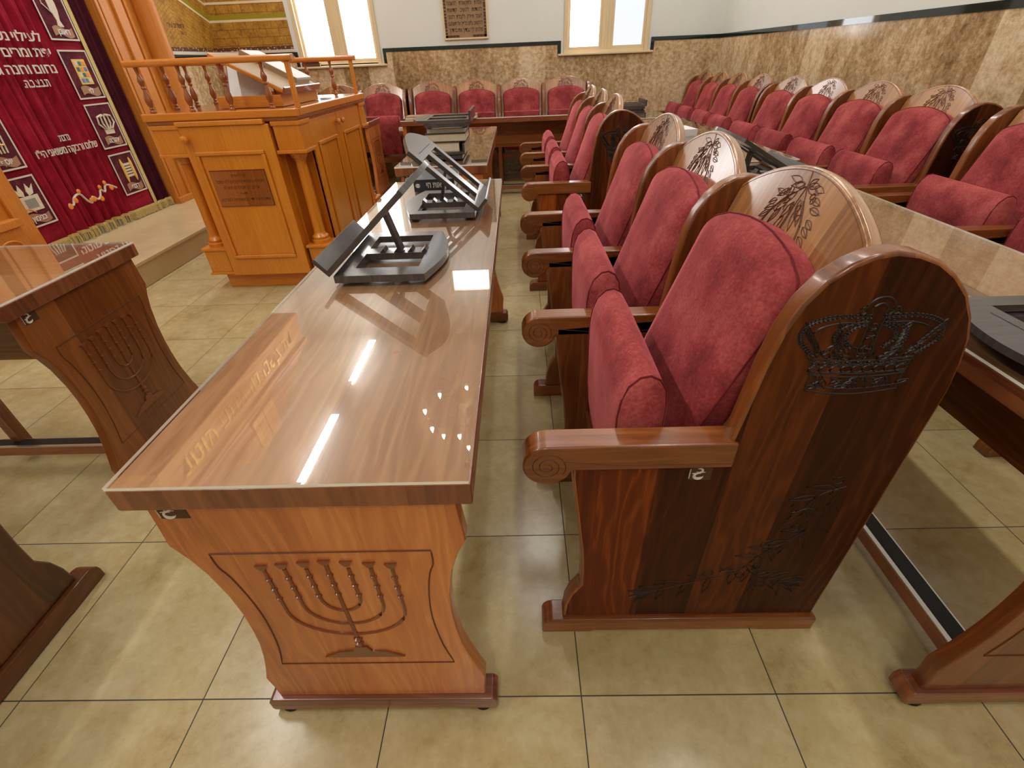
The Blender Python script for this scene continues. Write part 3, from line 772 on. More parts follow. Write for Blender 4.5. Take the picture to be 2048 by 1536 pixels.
def make_desk(label, loc, rz, length, group, bar=(.135, .20), width=.543, near=True, timber='wood_desk'):
    t = thing('study_desk', label, 'desk', loc, rz, group); cx = width/2
    for end in (0, 1):
        y0 = .012 if end == 0 else length-.047
        mb, ex = desk_panel(cx, y0, y0+.035, end == 0)
        p = mb.build('end_panel', [M[timber], M['groove_soft'], M['relief']], t, bevel=.005, extra=ex)
        if end == 0 and near:
            e = MB().join(emblem_mb(.028), 1, basis((.062, y0-.0010, .722), (1, 0, 0), (0, 0, 1))).box(.046, .092, y0-.0008, y0, .706, .735, 0)
            e.build('maker_label', [M['sticker'], M['emblem']], p)
        fy = y0-.011
        F = [(cx-.268, .012), (cx-.272, .02), (cx-.272, .05), (cx-.262, .064), (cx+.262, .064), (cx+.272, .05), (cx+.272, .02), (cx+.268, .012), (cx+.18, .012), (cx+.174, .017), (cx-.174, .017), (cx-.18, .012)]
        MB().prism(F, 'y', fy, fy+.057).build('foot_bar', M['wood_edge'], t, bevel=.004, grain=0)
        for s in (-1, 1):
            MB().lathe([(.012, .012), (.024, .010), (.027, .004), (.026, 0)], (cx+s*.235, fy+.026, 0), 16).build('glide', M['black_plastic'], t)
    MB().box(0, width, 0, length, .737, .781).build('top', M['wood_edge'], t, bevel=.004, grain=1)
    MB().box(.004, width-.004, .004, length-.004, .7808, .7816).build('veneer', M['wood_top'], t, grain=1)
    g = MB().box(.001, width-.003, .001, length-.003, .7818, .7875)
    g.m = [2, 0, 1, 1, 1, 1]
    g.build('glass_top', [M['glass'], M['glass_edge'], M['glass_under']], t)
    MB().box(cx-.011, cx+.011, .047, length-.047, .47, .737).build('modesty_board', M['wood_chair'], t, grain=1)
    MB().box(cx-.02, cx+.02, length/2-.02, length/2+.02, .02, .47).build('center_post', M['wood_chair'], t, bevel=.003)
    a, c = bar
    f = MB().box(a, c, .047, length-.047, .055, .094).build('footrest', M['wood_edge'], t, bevel=.002, grain=1)
    w = c-a
    MB().box(a+.002, a+w*.22, .05, length-.05, .094, .099).build('metal_strip', M['alu'], f)
    MB().box(a+w*.25, c-.006, .05, length-.05, .094, .099).build('rubber_strip', M['rubber'], f)
    MB().box(c-.006, c-.002, .05, length-.05, .094, .0995).build('metal_strip', M['alu'], f)
    return t
HD = .7875
G = 'glass-topped study desks'
make_desk('long glass-topped wooden desk in the centre foreground, seven-branched lamp carved on its end', (.665, -.03, 0), 0, 2.06, G)
make_desk('glass-topped desk stacked with books, standing end-on behind the long central desk', (.568, 2.44, 0), 0, 1.83, G)
make_desk('glass-topped desk at the left edge, end panel carved with a seven-branched lamp, facing the ark', (-.115, .635, 0), PI/2, 1.25, G, (.215, .27), timber='wood_desk_dark')
make_desk('glass-topped desk behind the nearest seats, cut by the right edge of the picture', (2.155, -.03, 0), 0, 2.06, G, timber='wood_desk_dark')
make_desk('glass-topped desk along the right wall seats, holding a white book, second from the camera', (2.262, 2.25, 0), 0, 2.09, G)
make_desk('glass-topped desk in the far right corner, near the end wall', (2.20, 4.47, 0), 0, 1.45, G)
make_desk('long desk before the back wall seats with two small books on it', (2.12, 5.06, 0), PI/2, 2.05, G, (.1, .165), near=False)
make_desk('desk half hidden behind the carved reading table, its bare end panel showing', (-.27, 5.04, 0), PI/2, 1.5, G, (.1, .165), near=False)

# ------------------------------------------------------------------ books and book stands
def make_stand(label, loc, rz, tilt=math.radians(41), group='dark wooden book stands', ledge_up=True, strut=True):
    t = thing('book_stand', label, 'book stand', loc, rz, group)
    def outline(L, w):
        return [(0, -w/2), (L*.86, -w/2), (L*.875, -w/2+.014)]+[(L*.88+.12*L*math.sin(PI*s), -w/2+.02+(w-.04)*s) for s in [i/12 for i in range(13)]]+[(L*.875, w/2-.014), (L*.86, w/2), (0, w/2)]
    b = MB().frame(outline(.29, .385), [[(.045, -.135), (.225, -.135), (.225, -.018), (.045, -.018)], [(.045, .03), (.225, .03), (.225, .148), (.045, .148)]], 'z', .006, .026)
    base = b.build('base', M['stain_black'], t, grain=1)
    for x in (.02, .235):
        for y in (-.165, .165): MB().lathe([(.010, 0), (.011, .003), (.009, .006)], (x, y, 0), 12).build('foot', M['rubber'], base)
    for i in range(4):
        MB().prism([(.085+.042*i, .026), (.097+.042*i, .038), (.103+.042*i, .026)], 'y', -.012, .024).build('notch', M['stain_black'], base)
    p = MB().frame(outline(.355, .385), [[(.02, -.15), (.25, -.15), (.25, -.03), (.02, -.03)], [(.02, .03), (.25, .03), (.25, .15), (.02, .15)]], 'z', 0, .015)
    p.tube([(.275, y, .0155) for y in (-.12, 0, .12)], .0012, 4); 
    po = p.build('plate', M['stain_black'], t, grain=0)
    po.location = (-.004, 0, .030); po.rotation_euler = (0, -tilt, 0)
    l = MB().box(-.012, 0, -.19, .19, 0, .058).build('ledge', M['stain_black'], po, bevel=.002, grain=1)
    if strut:
        st = MB(); a = tilt
        top = Vector((-.004+.165*math.cos(a), 0, .030+.165*math.sin(a))); bot = Vector((.150, 0, .028))
        d = (bot-top).normalized(); n = Vector((-d.z, 0, d.x))
        st.add([top-n*.006+Vector((0, -.02, 0)), top+n*.006+Vector((0, -.02, 0)), bot+n*.006+Vector((0, -.02, 0)), bot-n*.006+Vector((0, -.02, 0)),
                top-n*.006+Vector((0, .02, 0)), top+n*.006+Vector((0, .02, 0)), bot+n*.006+Vector((0, .02, 0)), bot-n*.006+Vector((0, .02, 0))],
               [(0, 1, 2, 3), (7, 6, 5, 4), (0, 4, 5, 1), (1, 5, 6, 2), (2, 6, 7, 3), (3, 7, 4, 0)])
        st.build('strut', M['stain_black'], t, bevel=.002)
    return t
make_stand('dark book stand nearest the camera on the central desk, its rounded foot towards the seats', (.778, .90, HD), 0)
make_stand('dark book stand tilted towards the seats at the far end of the central desk', (1.122, 1.505, HD), PI)
make_stand('dark book stand lying flat on the desk at the right edge of the picture', (2.50, .235, HD), PI, tilt=.0, strut=False)
make_stand('dark book stand glimpsed between two carved seat backs on the right-hand desk', (2.49, 1.85, HD), PI, tilt=.50)
make_stand('small dark book stand on the far right corner desk', (2.66, 5.45, HD), PI, tilt=.0, strut=False)
make_stand('dark book stand lying under the pile of books on the second desk', (.955, 2.80, HD), PI, tilt=.0, strut=False)

def make_book(label, loc, rz, w, d, h, cover, pages='paper', group=None, hard=.004, cat='book', spine=None):
    """flat lying book: spine along local x at y=0"""
    t = thing('book', label, cat, loc, rz, group)
    c = MB(); e = hard
    c.box(0, w, 0, d, 0, e); c.box(0, w, 0, d, h-e, h); c.box(0, w, 0, e, e, h-e)
    co = c.build('cover', M[cover], t, bevel=.0012)
    MB().box(.004, w-.004, e, d-.005, e, h-e).build('pages', M[pages], t)
    if spine:
        s, size, m = spine
        tx = text_mb(s, size, thick=.0004, bold=.0008); k = .62*w/tx.w
        MB().join(tx, 0, basis((w*.62, -.0008, h*.32), (1, 0, 0), (0, 0, 1)) @ Matrix.Diagonal((k, .9, 1, 1))).build('lettering', M[m], co)
        e = MB()
        for r in (.008, .005): e.tube([(w*.10+r*1.3*math.cos(a), -.0008, h*.5+r*math.sin(a)) for a in [2*PI*i/12 for i in range(12)]], .0012, 4, True)
        e.box(w*.10-.004, w*.10+.004, -.0008, 0, h*.5-.004, h*.5+.004)
        e.build('emblem', M[m], co)
    return t
make_book('thick black book with white lettering on its spine on the central desk', (.803, 1.80, HD), 0, .19, .26, .052, 'book_black', spine=('מקראות חי', .040, 'letter_white'))
SZ = HD+.042
make_book('thick cream-paged book lowest in the pile on the second desk', (.94, 2.92, SZ), PI, .235, .29, .054, 'book_brown', 'paper', 'books piled on the second desk')
make_book('tan-paged book in the middle of the pile on the second desk', (.98, 2.92, SZ+.054), PI, .245, .28, .046, 'book_black', 'paper', 'books piled on the second desk')
make_book('thin white-paged book topmost in the pile on the second desk', (.98, 2.91, SZ+.100), PI, .235, .26, .028, 'book_grey', 'paper_white', 'books piled on the second desk')
make_stand('dark book stand lying on top of the pile of books on the second desk', (1.005, 2.80, SZ+.128), PI, tilt=.0, strut=False)
make_book('small yellowed book on the left of the back wall desk', (.355, 5.30, HD), PI, .235, .20, .032, 'book_tan', 'paper', 'small books on the back wall desk')
make_book('small yellowed book right of the other one on the back wall desk', (.875, 5.22, HD), PI, .19, .19, .036, 'book_tan', 'paper', 'small books on the back wall desk')
make_book('white book lying on the right-hand desk beyond the carved seat backs', (2.40, 3.20, HD), .1, .16, .22, .045, 'paper_white', 'paper_white')
make_book('dark red book on top of the pile on the left window sill', (-1.30, YB-.045, 1.345), 0, .20, .04, .03, 'book_red', 'paper', 'books on the window sill')
make_book('brown book at the bottom of the pile on the left window sill', (-1.31, YB-.048, 1.285), 0, .22, .045, .03, 'book_brown', 'paper', 'books on the window sill')
make_book('maroon book in the middle of the pile on the left window sill', (-1.305, YB-.046, 1.315), 0, .21, .042, .03, 'leather', 'paper', 'books on the window sill')

# ------------------------------------------------------------------ reading table (bima)
def rect_mould(mb, ax, a, u0, u1, v0, v1, w, h, out):
    """raised picture-frame moulding on plane ax=a, bulging by h towards sign out"""
    lo, hi = (a, a+out*h) if out > 0 else (a+out*h, a)
    for q in ((u0, u1, v0, v0+w), (u0, u1, v1-w, v1), (u0, u0+w, v0+w, v1-w), (u1-w, u1, v0+w, v1-w)):
        if ax == 'y': mb.box(q[0], q[1], lo, hi, q[2], q[3])
        else: mb.box(lo, hi, q[0], q[1], q[2], q[3])
def bima():
    t = thing('reading_table', 'tall honey-coloured reading table with railing, corner columns and inscribed door', 'lectern', (-.44, 3.33, 0))
    ox, oy = .44, -3.33
    def B(mb, name, mat='wood_bima', par=t, **k):
        o = mb.build(name, M[mat], par, **k)
        if par is t: o.location = (ox, oy, 0)
        return o
    X0, X1, Y0, Y1 = -.885, .0, 2.625, 4.06
    B(MB().box(-.80, -.03, 2.655, 4.02, 0, .112), 'plinth', bevel=.003, grain=0)
    B(MB().box(-.72, -.155, 2.68, 4.0, .112, 1.03).box(-.155, -.012, 2.80, 3.90, .112, 1.03).box(-.80, -.72, 2.85, 3.85, .112, 1.03), 'body', bevel=.003)
    for cx, cy in ((-.80, 2.70), (-.075, 2.70), (-.80, 3.98), (-.075, 3.98)):
        q = MB().box(cx-.075, cx+.075, cy-.075, cy+.075, .125, .275)
        q.box(cx-.085, cx+.085, cy-.085, cy+.085, .108, .125); q.box(cx-.085, cx+.085, cy-.085, cy+.085, .275, .293)
        B(q, 'pedestal', bevel=.004)
        c = MB().lathe([(.060, .293), (.060, .315), (.050, .32), (.054, .335), (.048, .345), (.038, .355), (.036, .37), (.034, .55), (.032, .80), (.036, .805), (.036, .815), (.046, .825), (.052, .84), (.056, .85), (.056, .858)], (cx, cy, 0), 22)
        B(c, 'column')
        f = MB().box(cx-.08, cx+.08, cy-.08, cy+.08, .875, 1.03); f.box(cx-.092, cx+.092, cy-.092, cy+.092, .856, .876); f.box(cx-.087, cx+.087, cy-.087, cy+.087, 1.005, 1.03)
        B(f, 'frieze_block', bevel=.004)
    # front door with inscription
    d = MB().box(-.71, -.17, 2.602, 2.68, .105, 1.02)
    rect_mould(d, 'y', 2.602, -.66, -.235, .225, .885, .022, .012, -1)
    d.box(-.715, -.19, 2.59, 2.66, 1.02, 1.046)
    dr = B(d, 'door', bevel=.005, seg=3)
    B(MB().lathe([(.008, 0), (.010, .012), (.02, .02), (.024, .03), (.02, .04), (.008, .046)], (0, 0, 0), 16), 'knob', par=dr)
    k = dr.children[0]; k.location = (-.677, 2.602, .955); k.rotation_euler = (PI/2, 0, 0)
    pl = MB().box(-.618, -.272, 2.598, 2.602, .566, .78)
    po = B(pl, 'inscribed_panel', 'wood_bima_dark', dr)
    rim = MB().box(-.618, -.272, 2.5965, 2.5985, .776, .78).box(-.618, -.272, 2.5965, 2.5985, .566, .568).box(-.275, -.272, 2.5965, 2.5985, .568, .776)
    lt = rim
    for s, z, sz in (('זכר לעולם', .742, .022), ('לעילוי נשמת היקרים לנו מכל', .706, .026), ('יצחק בן אברהם ושרה', .672, .026), ('תנצבה', .640, .018), ('נתרם על ידי המשפחה לברכה', .600, .026)):
        tm = text_mb(s, sz, thick=.0003)
        sc = min(1, .32/max(tm.w, .01)); mt = basis((-.445, 2.5974, z), (1, 0, 0), (0, 0, 1)) @ Matrix.Diagonal((sc, 1, 1, 1))
        lt.join(tm, 0, mt)
    B(lt, 'lettering', 'letter_burnt', dr)
    # two doors in the right-hand side
    for a, c, ky in ((2.80, 3.325, 3.285), (3.335, 3.90, 3.385)):
        q = MB().box(-.03, -.004, a, c, .115, 1.015); rect_mould(q, 'x', -.004, a+.075, c-.075, .235, .885, .022, .012, 1)
        so = B(q, 'door', bevel=.004, seg=3)
        ko = B(MB().lathe([(.007, 0), (.009, .01), (.018, .018), (.021, .026), (.018, .034), (.007, .04)], (0, 0, 0), 16), 'knob', par=so)
        ko.location = (-.004, ky, .96); ko.rotation_euler = (0, PI/2, 0)
    # left side panel with moulding
    q = MB().box(-.81, -.80, 2.86, 3.84, .12, 1.02); rect_mould(q, 'x', -.81, 2.95, 3.75, .22, .86, .022, .012, -1)
    B(q, 'side_panel', bevel=.004)
    # top: moulded slab
    s = MB().box(X0-.005, X1+.012, Y0-.012, Y1+.005, 1.03, 1.052).box(X0-.012, X1+.02, Y0-.02, Y1+.012, 1.052, 1.09)
    B(s, 'top', 'wood_bima_dark', bevel=.006, seg=3, grain=1)
    s2 = MB().box(X0-.013, X1+.021, Y0-.021, Y0+.02, 1.05, 1.0915).box(X1-.02, X1+.021, Y0+.02, Y1, 1.05, 1.0915)
    B(s2, 'top_edging', bevel=.006, seg=3, grain=0)
    # railing: front, left and back
    bal = [(.015, 0), (.017, .006), (.015, .012), (.010, .017), (.013, .024), (.010, .03), (.017, .045), (.020, .06), (.017, .082), (.010, .108), (.008, .118), (.013, .124), (.013, .130), (.009, .135), (.013, .143), (.017, .158), (.014, .172), (.008, .188), (.009, .205), (.012, .225)]
    bm_ = MB().lathe(bal, (0, 0, 1.09), 14).mesh('baluster', M['wood_bima_dark'])
    RZ = 1.315
    spots = [(-.85+.237*i, 2.66) for i in range(4)]+[(-.85, 2.66+.235*i) for i in range(1, 6)]+[(-.61, 4.03), (-.40, 4.03), (-.20, 4.03)]
    for x, y in spots:
        o = link('baluster', bm_, t); o.location = (ox+x, oy+y, 0)
    for x, y in ((.012, 2.66), (-.03, 4.03)):
        B(MB().box(x-.013, x+.013, y-.013, y+.013, 1.09, RZ), 'post', bevel=.003)
    r = MB().prism(roundrect(2.635, 2.685, RZ, RZ+.034, .012), 'x', -.905, .052)
    B(r, 'rail', bevel=.004, grain=0)
    r = MB().prism(roundrect(4.005, 4.055, RZ, RZ+.034, .012), 'x', -.905, .01); B(r, 'rail', bevel=.004, grain=0)
    r = MB().prism(roundrect(-.89, -.84, RZ, RZ+.034, .012), 'y', 2.69, 4.0); B(r, 'rail', bevel=.004, grain=1)
    return t
bima()
# slanted desk-top stand on the reading table
def bima_stand():
    t = thing('reading_stand', 'orange wooden box stand with slanted board on top of the reading table', 'book stand', (-.32, 3.09, 1.0915))
    o = MB()
    o.box(-.198, .195, -.305, -.287, 0, .062); o.box(-.198, .195, .29, .305, 0, .062); o.box(.178, .195, -.287, .29, 0, .062); o.box(-.198, -.18, -.287, .29, 0, .062); o.box(-.18, .178, -.287, .29, 0, .01)
    o.build('box', M['wood_bima'], t, bevel=.003, grain=0)
    b = MB().box(-.43, 0, -.306, .306, 0, .020).build('board', M['wood_bima'], t, bevel=.004, grain=1)
    b.location = (.21, 0, .068); b.rotation_euler = (0, math.radians(27), 0)
    MB().box(-.004, .010, -.306, .306, -.004, .034).build('ledge', M['wood_bima_dark'], b, bevel=.003, grain=1)
    MB().box(-.416, -.006, -.30, .30, .020, .0212).build('felt', M['book_tan'], b)
    MB().box(-.02, -.008, .10, .13, .03, .13).build('prop', M['wood_bima'], t, bevel=.003)
bima_stand()
ang = math.radians(27)
bk = thing('prayer_book', 'large thick white-paged book lying on the slanted board of the reading table', 'book', (-.32+.21-.05*math.cos(ang)-.02, 3.09, 1.0915+.068+.05*math.sin(ang)+.0215))
bk.rotation_euler = (0, ang, 0)
MB().box(-.33, .03, .02, .28, 0, .004).box(-.33, .03, .02, .024, .004, .040).build('cover', M['book_tan'], bk, bevel=.001)
MB().box(-.325, .025, .026, .276, .004, .022).build('pages', M['paper'], bk)
MB().box(-.325, .028, .03, .278, .022, .042).build('page_block', M['paper_white'], bk, bevel=.004)
bk2 = thing('open_book', 'pale-paged book with red cover leaning under the slanted board', 'book', (-.50, 2.90, 1.104)); bk2.rotation_euler = (math.radians(-38), 0, math.radians(12))
MB().box(0, .22, .012, .018, 0, .26).box(-.004, .0, -.004, .018, 0, .26).build('cover', M['book_red'], bk2)
MB().box(0, .215, -.004, .012, .004, .256).build('pages', M['paper_white'], bk2, bevel=.003)
cl = MB(); rnd = random.Random(2)
def clothf(u, v):
    a = 2*PI*u; h = math.sin(PI*v/2)
    r = math.cos(PI*v/2)
    return (-.30+(.095+.012*math.sin(3*a))*r*math.cos(a), 2.95+(.10+.014*math.sin(2*a+1))*r*math.sin(a), 1.1035+h*(.052+.012*math.sin(5*a+.5)*r))
cl.grid(clothf, 36, 10)
tag(cl.build('folded_cloth', M['cloth_white'], smooth=80), 'crumpled off-white cloth bag inside the box stand on the reading table', 'cloth')
tag(MB().box(-.10, -.03, 3.36, 3.40, 1.092, 1.100).build('paper_slip', M['paper_white']), 'small white slip of paper by the box stand on the reading table', 'paper')

# ------------------------------------------------------------------ ark, curtain
def ark():
    t = thing('torah_ark', 'tall golden-brown wooden ark with mouldings and round column against the left wall', 'ark', (-2.2, 3.7, .18))
    ox, oy, oz = 2.2, -3.7, -.18
    def B(mb, name, mat='wood_ark', par=t, **k):
        o = mb.build(name, M[mat], par, **k)
        if par is t: o.location = (ox, oy, oz)
        return o
    for nm, y0, y1 in (('post', 4.47, 4.80), ('post', 2.55, 2.88)):
        q = MB().box(XL+.003, -2.205, y0, y1, .18, 3.0)
        ys = (y0+.035, y0+.15, y1-.10)
        q.box(-2.205, -2.185, y0, y0+.035, .18, 3.0); q.box(-2.205, -2.19, y0+.055, y0+.09, .18, 3.0); q.box(-2.205, -2.18, y1-.12, y1, .18, 3.0)
        q.box(-2.205, -2.165, y0-.005, y1+.01, .18, .235)
        B(q, 'post', bevel=.005, seg=3)
    B(MB().box(XL+.003, -2.215, 4.80, 5.20, .18, 3.0).box(-2.215, -2.20, 4.86, 4.90, .18, 3.0), 'side_panel', bevel=.004)
    B(MB().lathe([(.135, .18), (.135, .24), (.12, .25), (.125, .28), (.105, .30), (.10, .33), (.098, 1.4), (.09, 2.8), (.12, 2.86), (.13, 2.9), (.13, 3.0)], (-2.155, 5.06, 0), 28), 'column')
    B(MB().lathe([(.135, .18), (.135, .24), (.12, .25), (.125, .28), (.105, .30), (.10, .33), (.098, 1.4), (.09, 2.8), (.12, 2.86), (.13, 2.9), (.13, 3.0)], (-2.155, 2.30, 0), 28), 'column')
    # low pedestal with arched panel in front of the left post
    q = MB().box(-2.20, -2.14, 2.45, 2.73, .18, .46).box(-2.205, -2.12, 2.43, 2.75, .46, .505)
    q.tube([(-2.137, 2.50, .2), (-2.137, 2.50, .32)]+[(-2.137, 2.59-.09*math.cos(PI*i/10), .32+.07*math.sin(PI*i/10)) for i in range(1, 10)]+[(-2.137, 2.68, .32), (-2.137, 2.68, .2)], .008, 6)
    B(q, 'pedestal', bevel=.004)
    # projecting lintel with gilt lettering and tablets, seen mirrored in the desk glass
    q = MB().box(XL+.003, -1.75, 2.2, 5.2, 3.0, 3.08).box(XL+.003, -1.74, 2.15, 5.25, 3.40, 3.45).box(XL+.003, -1.78, 2.2, 5.2, 3.08, 3.40)
    B(q, 'lintel', bevel=.01, grain=1)
    tm = text_mb('דע לפני מי אתה עומד', .30, thick=.004, bold=.004)
    sc = 2.5/tm.w
    B(MB().join(tm, 0, basis((-1.777, 3.7, 3.14), (0, 1, 0), (0, 0, 1)) @ Matrix.Diagonal((sc, .9, 1, 1))), 'lettering', 'letter_gold')
    cr = [(2.5, 3.45), (5.0, 3.45), (4.9, 3.6), (4.55, 3.68), (4.3, 3.86), (3.9, 4.0), (3.5, 4.0), (3.2, 3.86), (2.95, 3.68), (2.6, 3.6)]
    co = B(MB().prism(cr, 'x', -1.84, -1.74), 'crest', 'wood_bima_dark', bevel=.01)
    tb = MB()
    for c in (3.57, 3.83): tb.prism([(c-.12, 3.5), (c+.12, 3.5), (c+.12, 3.8)]+arc(c, 3.8, .12, 0, PI, 10)[1:-1]+[(c-.12, 3.8)], 'x', -1.74, -1.71)
    to = B(tb, 'tablets', 'wood_bima', co, bevel=.006)
    lt = MB()
    for c, ws in ((3.83, ('אנכי', 'לא', 'לא', 'זכור', 'כבד')), (3.57, ('לא', 'לא', 'לא', 'לא', 'לא'))):
        for i, w in enumerate(ws): lt.join(text_mb(w, .06, thick=.002), 0, basis((-1.708, c, 3.77-.06*i), (0, 1, 0), (0, 0, 1)))
    B(lt, 'lettering', 'letter_gold', co)
ark()
def curtain():
    t = thing('ark_curtain', 'burgundy velvet ark curtain embroidered in silver with gold fringe', 'curtain', (-2.245, 3.56, .24))
    ox, oy, oz = 2.245, -3.56, -.24
    def B(mb, name, mat, par=t, **k):
        o = mb.build(name, M[mat], par, **k)
        if par is t: o.location = (ox, oy, oz)
        return o
    def fold(y, z):
        m = max(0, min(1, (y-3.10)/.06))*max(0, min(1, (3.90-y)/.06))
        g = .35+.65*max(0, min(1, (1.4-z)/.9))
        a = .011*math.sin((y-3.5)*62+1.1*math.sin(z*1.7)+.5*math.sin(y*9))+.007*math.sin((y-3.5)*118+2+z*.8)+.006*math.sin((y-3.5)*31+.6*z)
        return -2.262+.014*(1-m)+m*(a*(.9+.75*g))+.003*(1-m)*math.sin(y*20+z*2)
    B(MB().grid(lambda u, v: (fold(2.86+1.335*u, .24+2.7*v), 2.86+1.335*u, .24+2.7*v), 220, 60), 'main_panel', 'velvet_curtain', smooth=80)
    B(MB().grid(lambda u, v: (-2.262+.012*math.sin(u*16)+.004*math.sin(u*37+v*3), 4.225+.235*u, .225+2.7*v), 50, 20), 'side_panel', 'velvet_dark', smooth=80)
    B(MB().grid(lambda u, v: (-2.236, 4.19+.042*u, .235+2.7*v), 2, 30), 'gold_band', 'gold')
    def hem(u): return 2.86+1.60*u
    def hx_(y): return (fold(min(y, 4.19), .25) if y < 4.2 else -2.250+.010*math.sin((y-4.2)*60))+.010
    B(MB().grid(lambda u, v: (hx_(hem(u)), hem(u), .243-.006*u+.024*v), 180, 2), 'hem_band', 'gold')
    fr = MB()
    for i in range(170):
        y = hem((i+.5)/170); x = hx_(y)
        fr.tube([(x, y, .246), (x+.002, y+.001*math.sin(i), .222), (x+.001+.002*math.sin(i*1.7), y+.0015*math.sin(i*2.1), .186-.004*math.sin(i*.9))], .0032, 5)
    B(fr, 'fringe', 'gold')
    # silver lettering
    XT = -2.226; EX, EY = (0, 1, 0), (0, 0, 1)
    for s, yR, z, wd, hh in (('לעילוי נשמת', 3.79, 1.508, .52, .052), ('יפת ומרים סימני', 3.815, 1.415, .66, .054), ('נחום וחנה גדבן', 3.79, 1.314, .64, .056), ('ת.נ.צ.ב.ה.', 3.665, 1.232, .225, .048), ('נדבת', 3.595, .88, .10, .042), ('שלום ורבקה משואני הי"ו', 3.835, .80, .60, .046)):
        ws = [text_mb(w, hh*1.55, align='R', thick=.002, bold=.0012) for w in s.split(' ')]
        tot = sum(w.w for w in ws)+.45*hh*(len(ws)-1); k = wd/tot; x = 0
        for w in ws:
            q = MB().join(w, 0, basis((XT, yR-x*k, z), EX, EY) @ Matrix.Diagonal((k, 1, 1, 1)))
            B(q, 'lettering', 'silver_thread'); x += w.w+.45*hh
    # vine with orange blossoms
    pts = [(3.274, .47), (3.31, .455), (3.345, .50), (3.411, .515), (3.45, .46), (3.487, .43), (3.52, .47), (3.56, .44), (3.60, .455), (3.63, .50), (3.668, .475), (3.70, .52), (3.75, .51), (3.809, .478)]
    v = MB().tube([(XT+.002, a, b) for a, b in spline(pts, 3)], .008, 6); vo = B(v, 'vine', 'silver_thread')
    fl = MB(); rnd = random.Random(4)
    for a, b in pts[::1]:
        for k in range(2):
            if rnd.random() < .7: fl.lathe([(.002, 0), (.016, .003), (.012, .008), (.002, .010)], (0, 0, 0), 8); 
    fl = MB()
    for i, (a, b) in enumerate(pts):
        if i % 3 != 1: 
            s = .018 if i % 2 else .022
            q = MB().lathe([(s, 0), (s*.9, .004), (s*.3, .007)], (0, 0, 0), 9)
            fl.join(q, 0, basis((XT+.006, a, b+(.02 if i % 2 else -.018)), EX, EY))
    B(fl, 'blossoms', 'orange', vo)
    # embroidered squares in two columns
    def patch(y0, z0, kind, word, y1=None):
        w, h = .285, .33; XP = -2.232
        p = MB().box(XP-.004, XP, y0, y0+w, z0, z0+h); po = B(p, 'embroidered_square', 'patch_cloth')
        br = MB()
        for a in ((y0, y0+w, z0, z0+.011), (y0, y0+w, z0+h-.011, z0+h), (y0, y0+.011, z0+.011, z0+h-.011), (y0+w-.011, y0+w, z0+.011, z0+h-.011)): br.box(XP, XP+.003, *a)
        B(br, 'border', 'silver_thread', po)
        cy, cz = y0+w*.54, z0+h*.56
        def flat(poly, mat, nm, d=.004): B(MB().prism([(cy+a, cz+b) for a, b in poly], 'x', XP, XP+d), nm, mat, po)
        if kind == 'jug':
            flat([(-.03, -.10), (.03, -.10), (.014, -.06), (.035, 0), (.04, .05), (.02, .11), (-.02, .11), (-.035, .05), (-.035, 0), (-.014, -.06)], 'ivory', 'jug')
            B(MB().tube([(XP+.004, cy-.03, cz-.02), (XP+.004, cy-.09, cz+.04), (XP+.004, cy-.085, cz+.10), (XP+.004, cy-.03, cz+.09)], .005, 6), 'handle', 'ivory', po)
        elif kind == 'plate':
            flat([(-.06, -.085), (.07, -.085), (.07, .085), (-.06, .085)], 'yellow', 'breastplate')
            for i in range(4):
                for j in range(3):
                    m = ('blue', 'green', 'teal', 'orange', 'ivory')[(i*3+j*2+(i == 1)) % 5]
                    B(MB().box(XP+.004, XP+.006, cy-.045+.038*j, cy-.017+.038*j, cz-.072+.038*i, cz-.044+.038*i), 'stone', m, po)
        elif kind == 'crown':
            flat([(-.05, -.08), (.05, -.08), (.055, -.045), (-.055, -.045)], 'ivory', 'crown_base')
            c = MB()
            for a in (-.08, -.04, 0, .04, .08): c.tube([(XP+.004, cy+a*.55, cz-.045), (XP+.004, cy+a*1.1, cz+.0), (XP+.004, cy+a*.95, cz+.05), (XP+.004, cy+a*.3, cz+.062)], .008, 6)
            B(c, 'crown_arches', 'ivory', po)
        elif kind == 'scroll':
            flat([(-.05, -.05), (.06, -.05), (.06, .06), (-.05, .06)], 'ivory', 'parchment')
            q = MB()
            for a in (-.05, .06): q.tube([(XP+.005, cy+a, cz-.09), (XP+.005, cy+a, cz-.055), (XP+.005, cy+a, cz+.065), (XP+.005, cy+a, cz+.10)], .008, 6, rs=[.004, .012, .012, .004])
            B(q, 'rollers', 'yellow', po)
            q = MB()
            for i in range(4): q.box(XP+.004, XP+.0055, cy-.03, cy+.045, cz-.03+.022*i, cz-.024+.022*i)
            B(q, 'writing', 'letter_dark', po)
        elif kind == 'chest':
            flat([(-.08, -.08), (.08, -.08), (.085, .02), (-.085, .02)], 'ivory', 'chest')
            flat([(-.04, -.06), (.05, -.06), (.05, .0), (-.04, .0)], 'book_grey', 'chest_front', .005)
            for s in (-1, 1): flat([(s*.02, .02), (s*.06, .03), (s*.085, .09), (s*.05, .06), (s*.03, .10), (s*.012, .05)], 'paper', 'dove')
            B(MB().tube([(XP+.005, cy-.11, cz-.05), (XP+.006, cy-.04, cz-.06), (XP+.005, cy+.0, cz-.09)], .004, 5), 'staff', 'orange', po)
        else:
            q = MB()
            for i in range(5): q.tube([(XP+.004, cy-.05+.025*i, cz-.08), (XP+.004, cy-.06+.03*i, cz+.02), (XP+.004, cy-.04+.02*i, cz+.08)], .006, 5)
            B(q, 'sheaf', 'ivory', po)
            B(MB().tube([(XP+.006, cy-.05, cz-.02), (XP+.006, cy+.05, cz-.03)], .006, 5), 'binding', 'yellow', po)
        zz = z0+.055
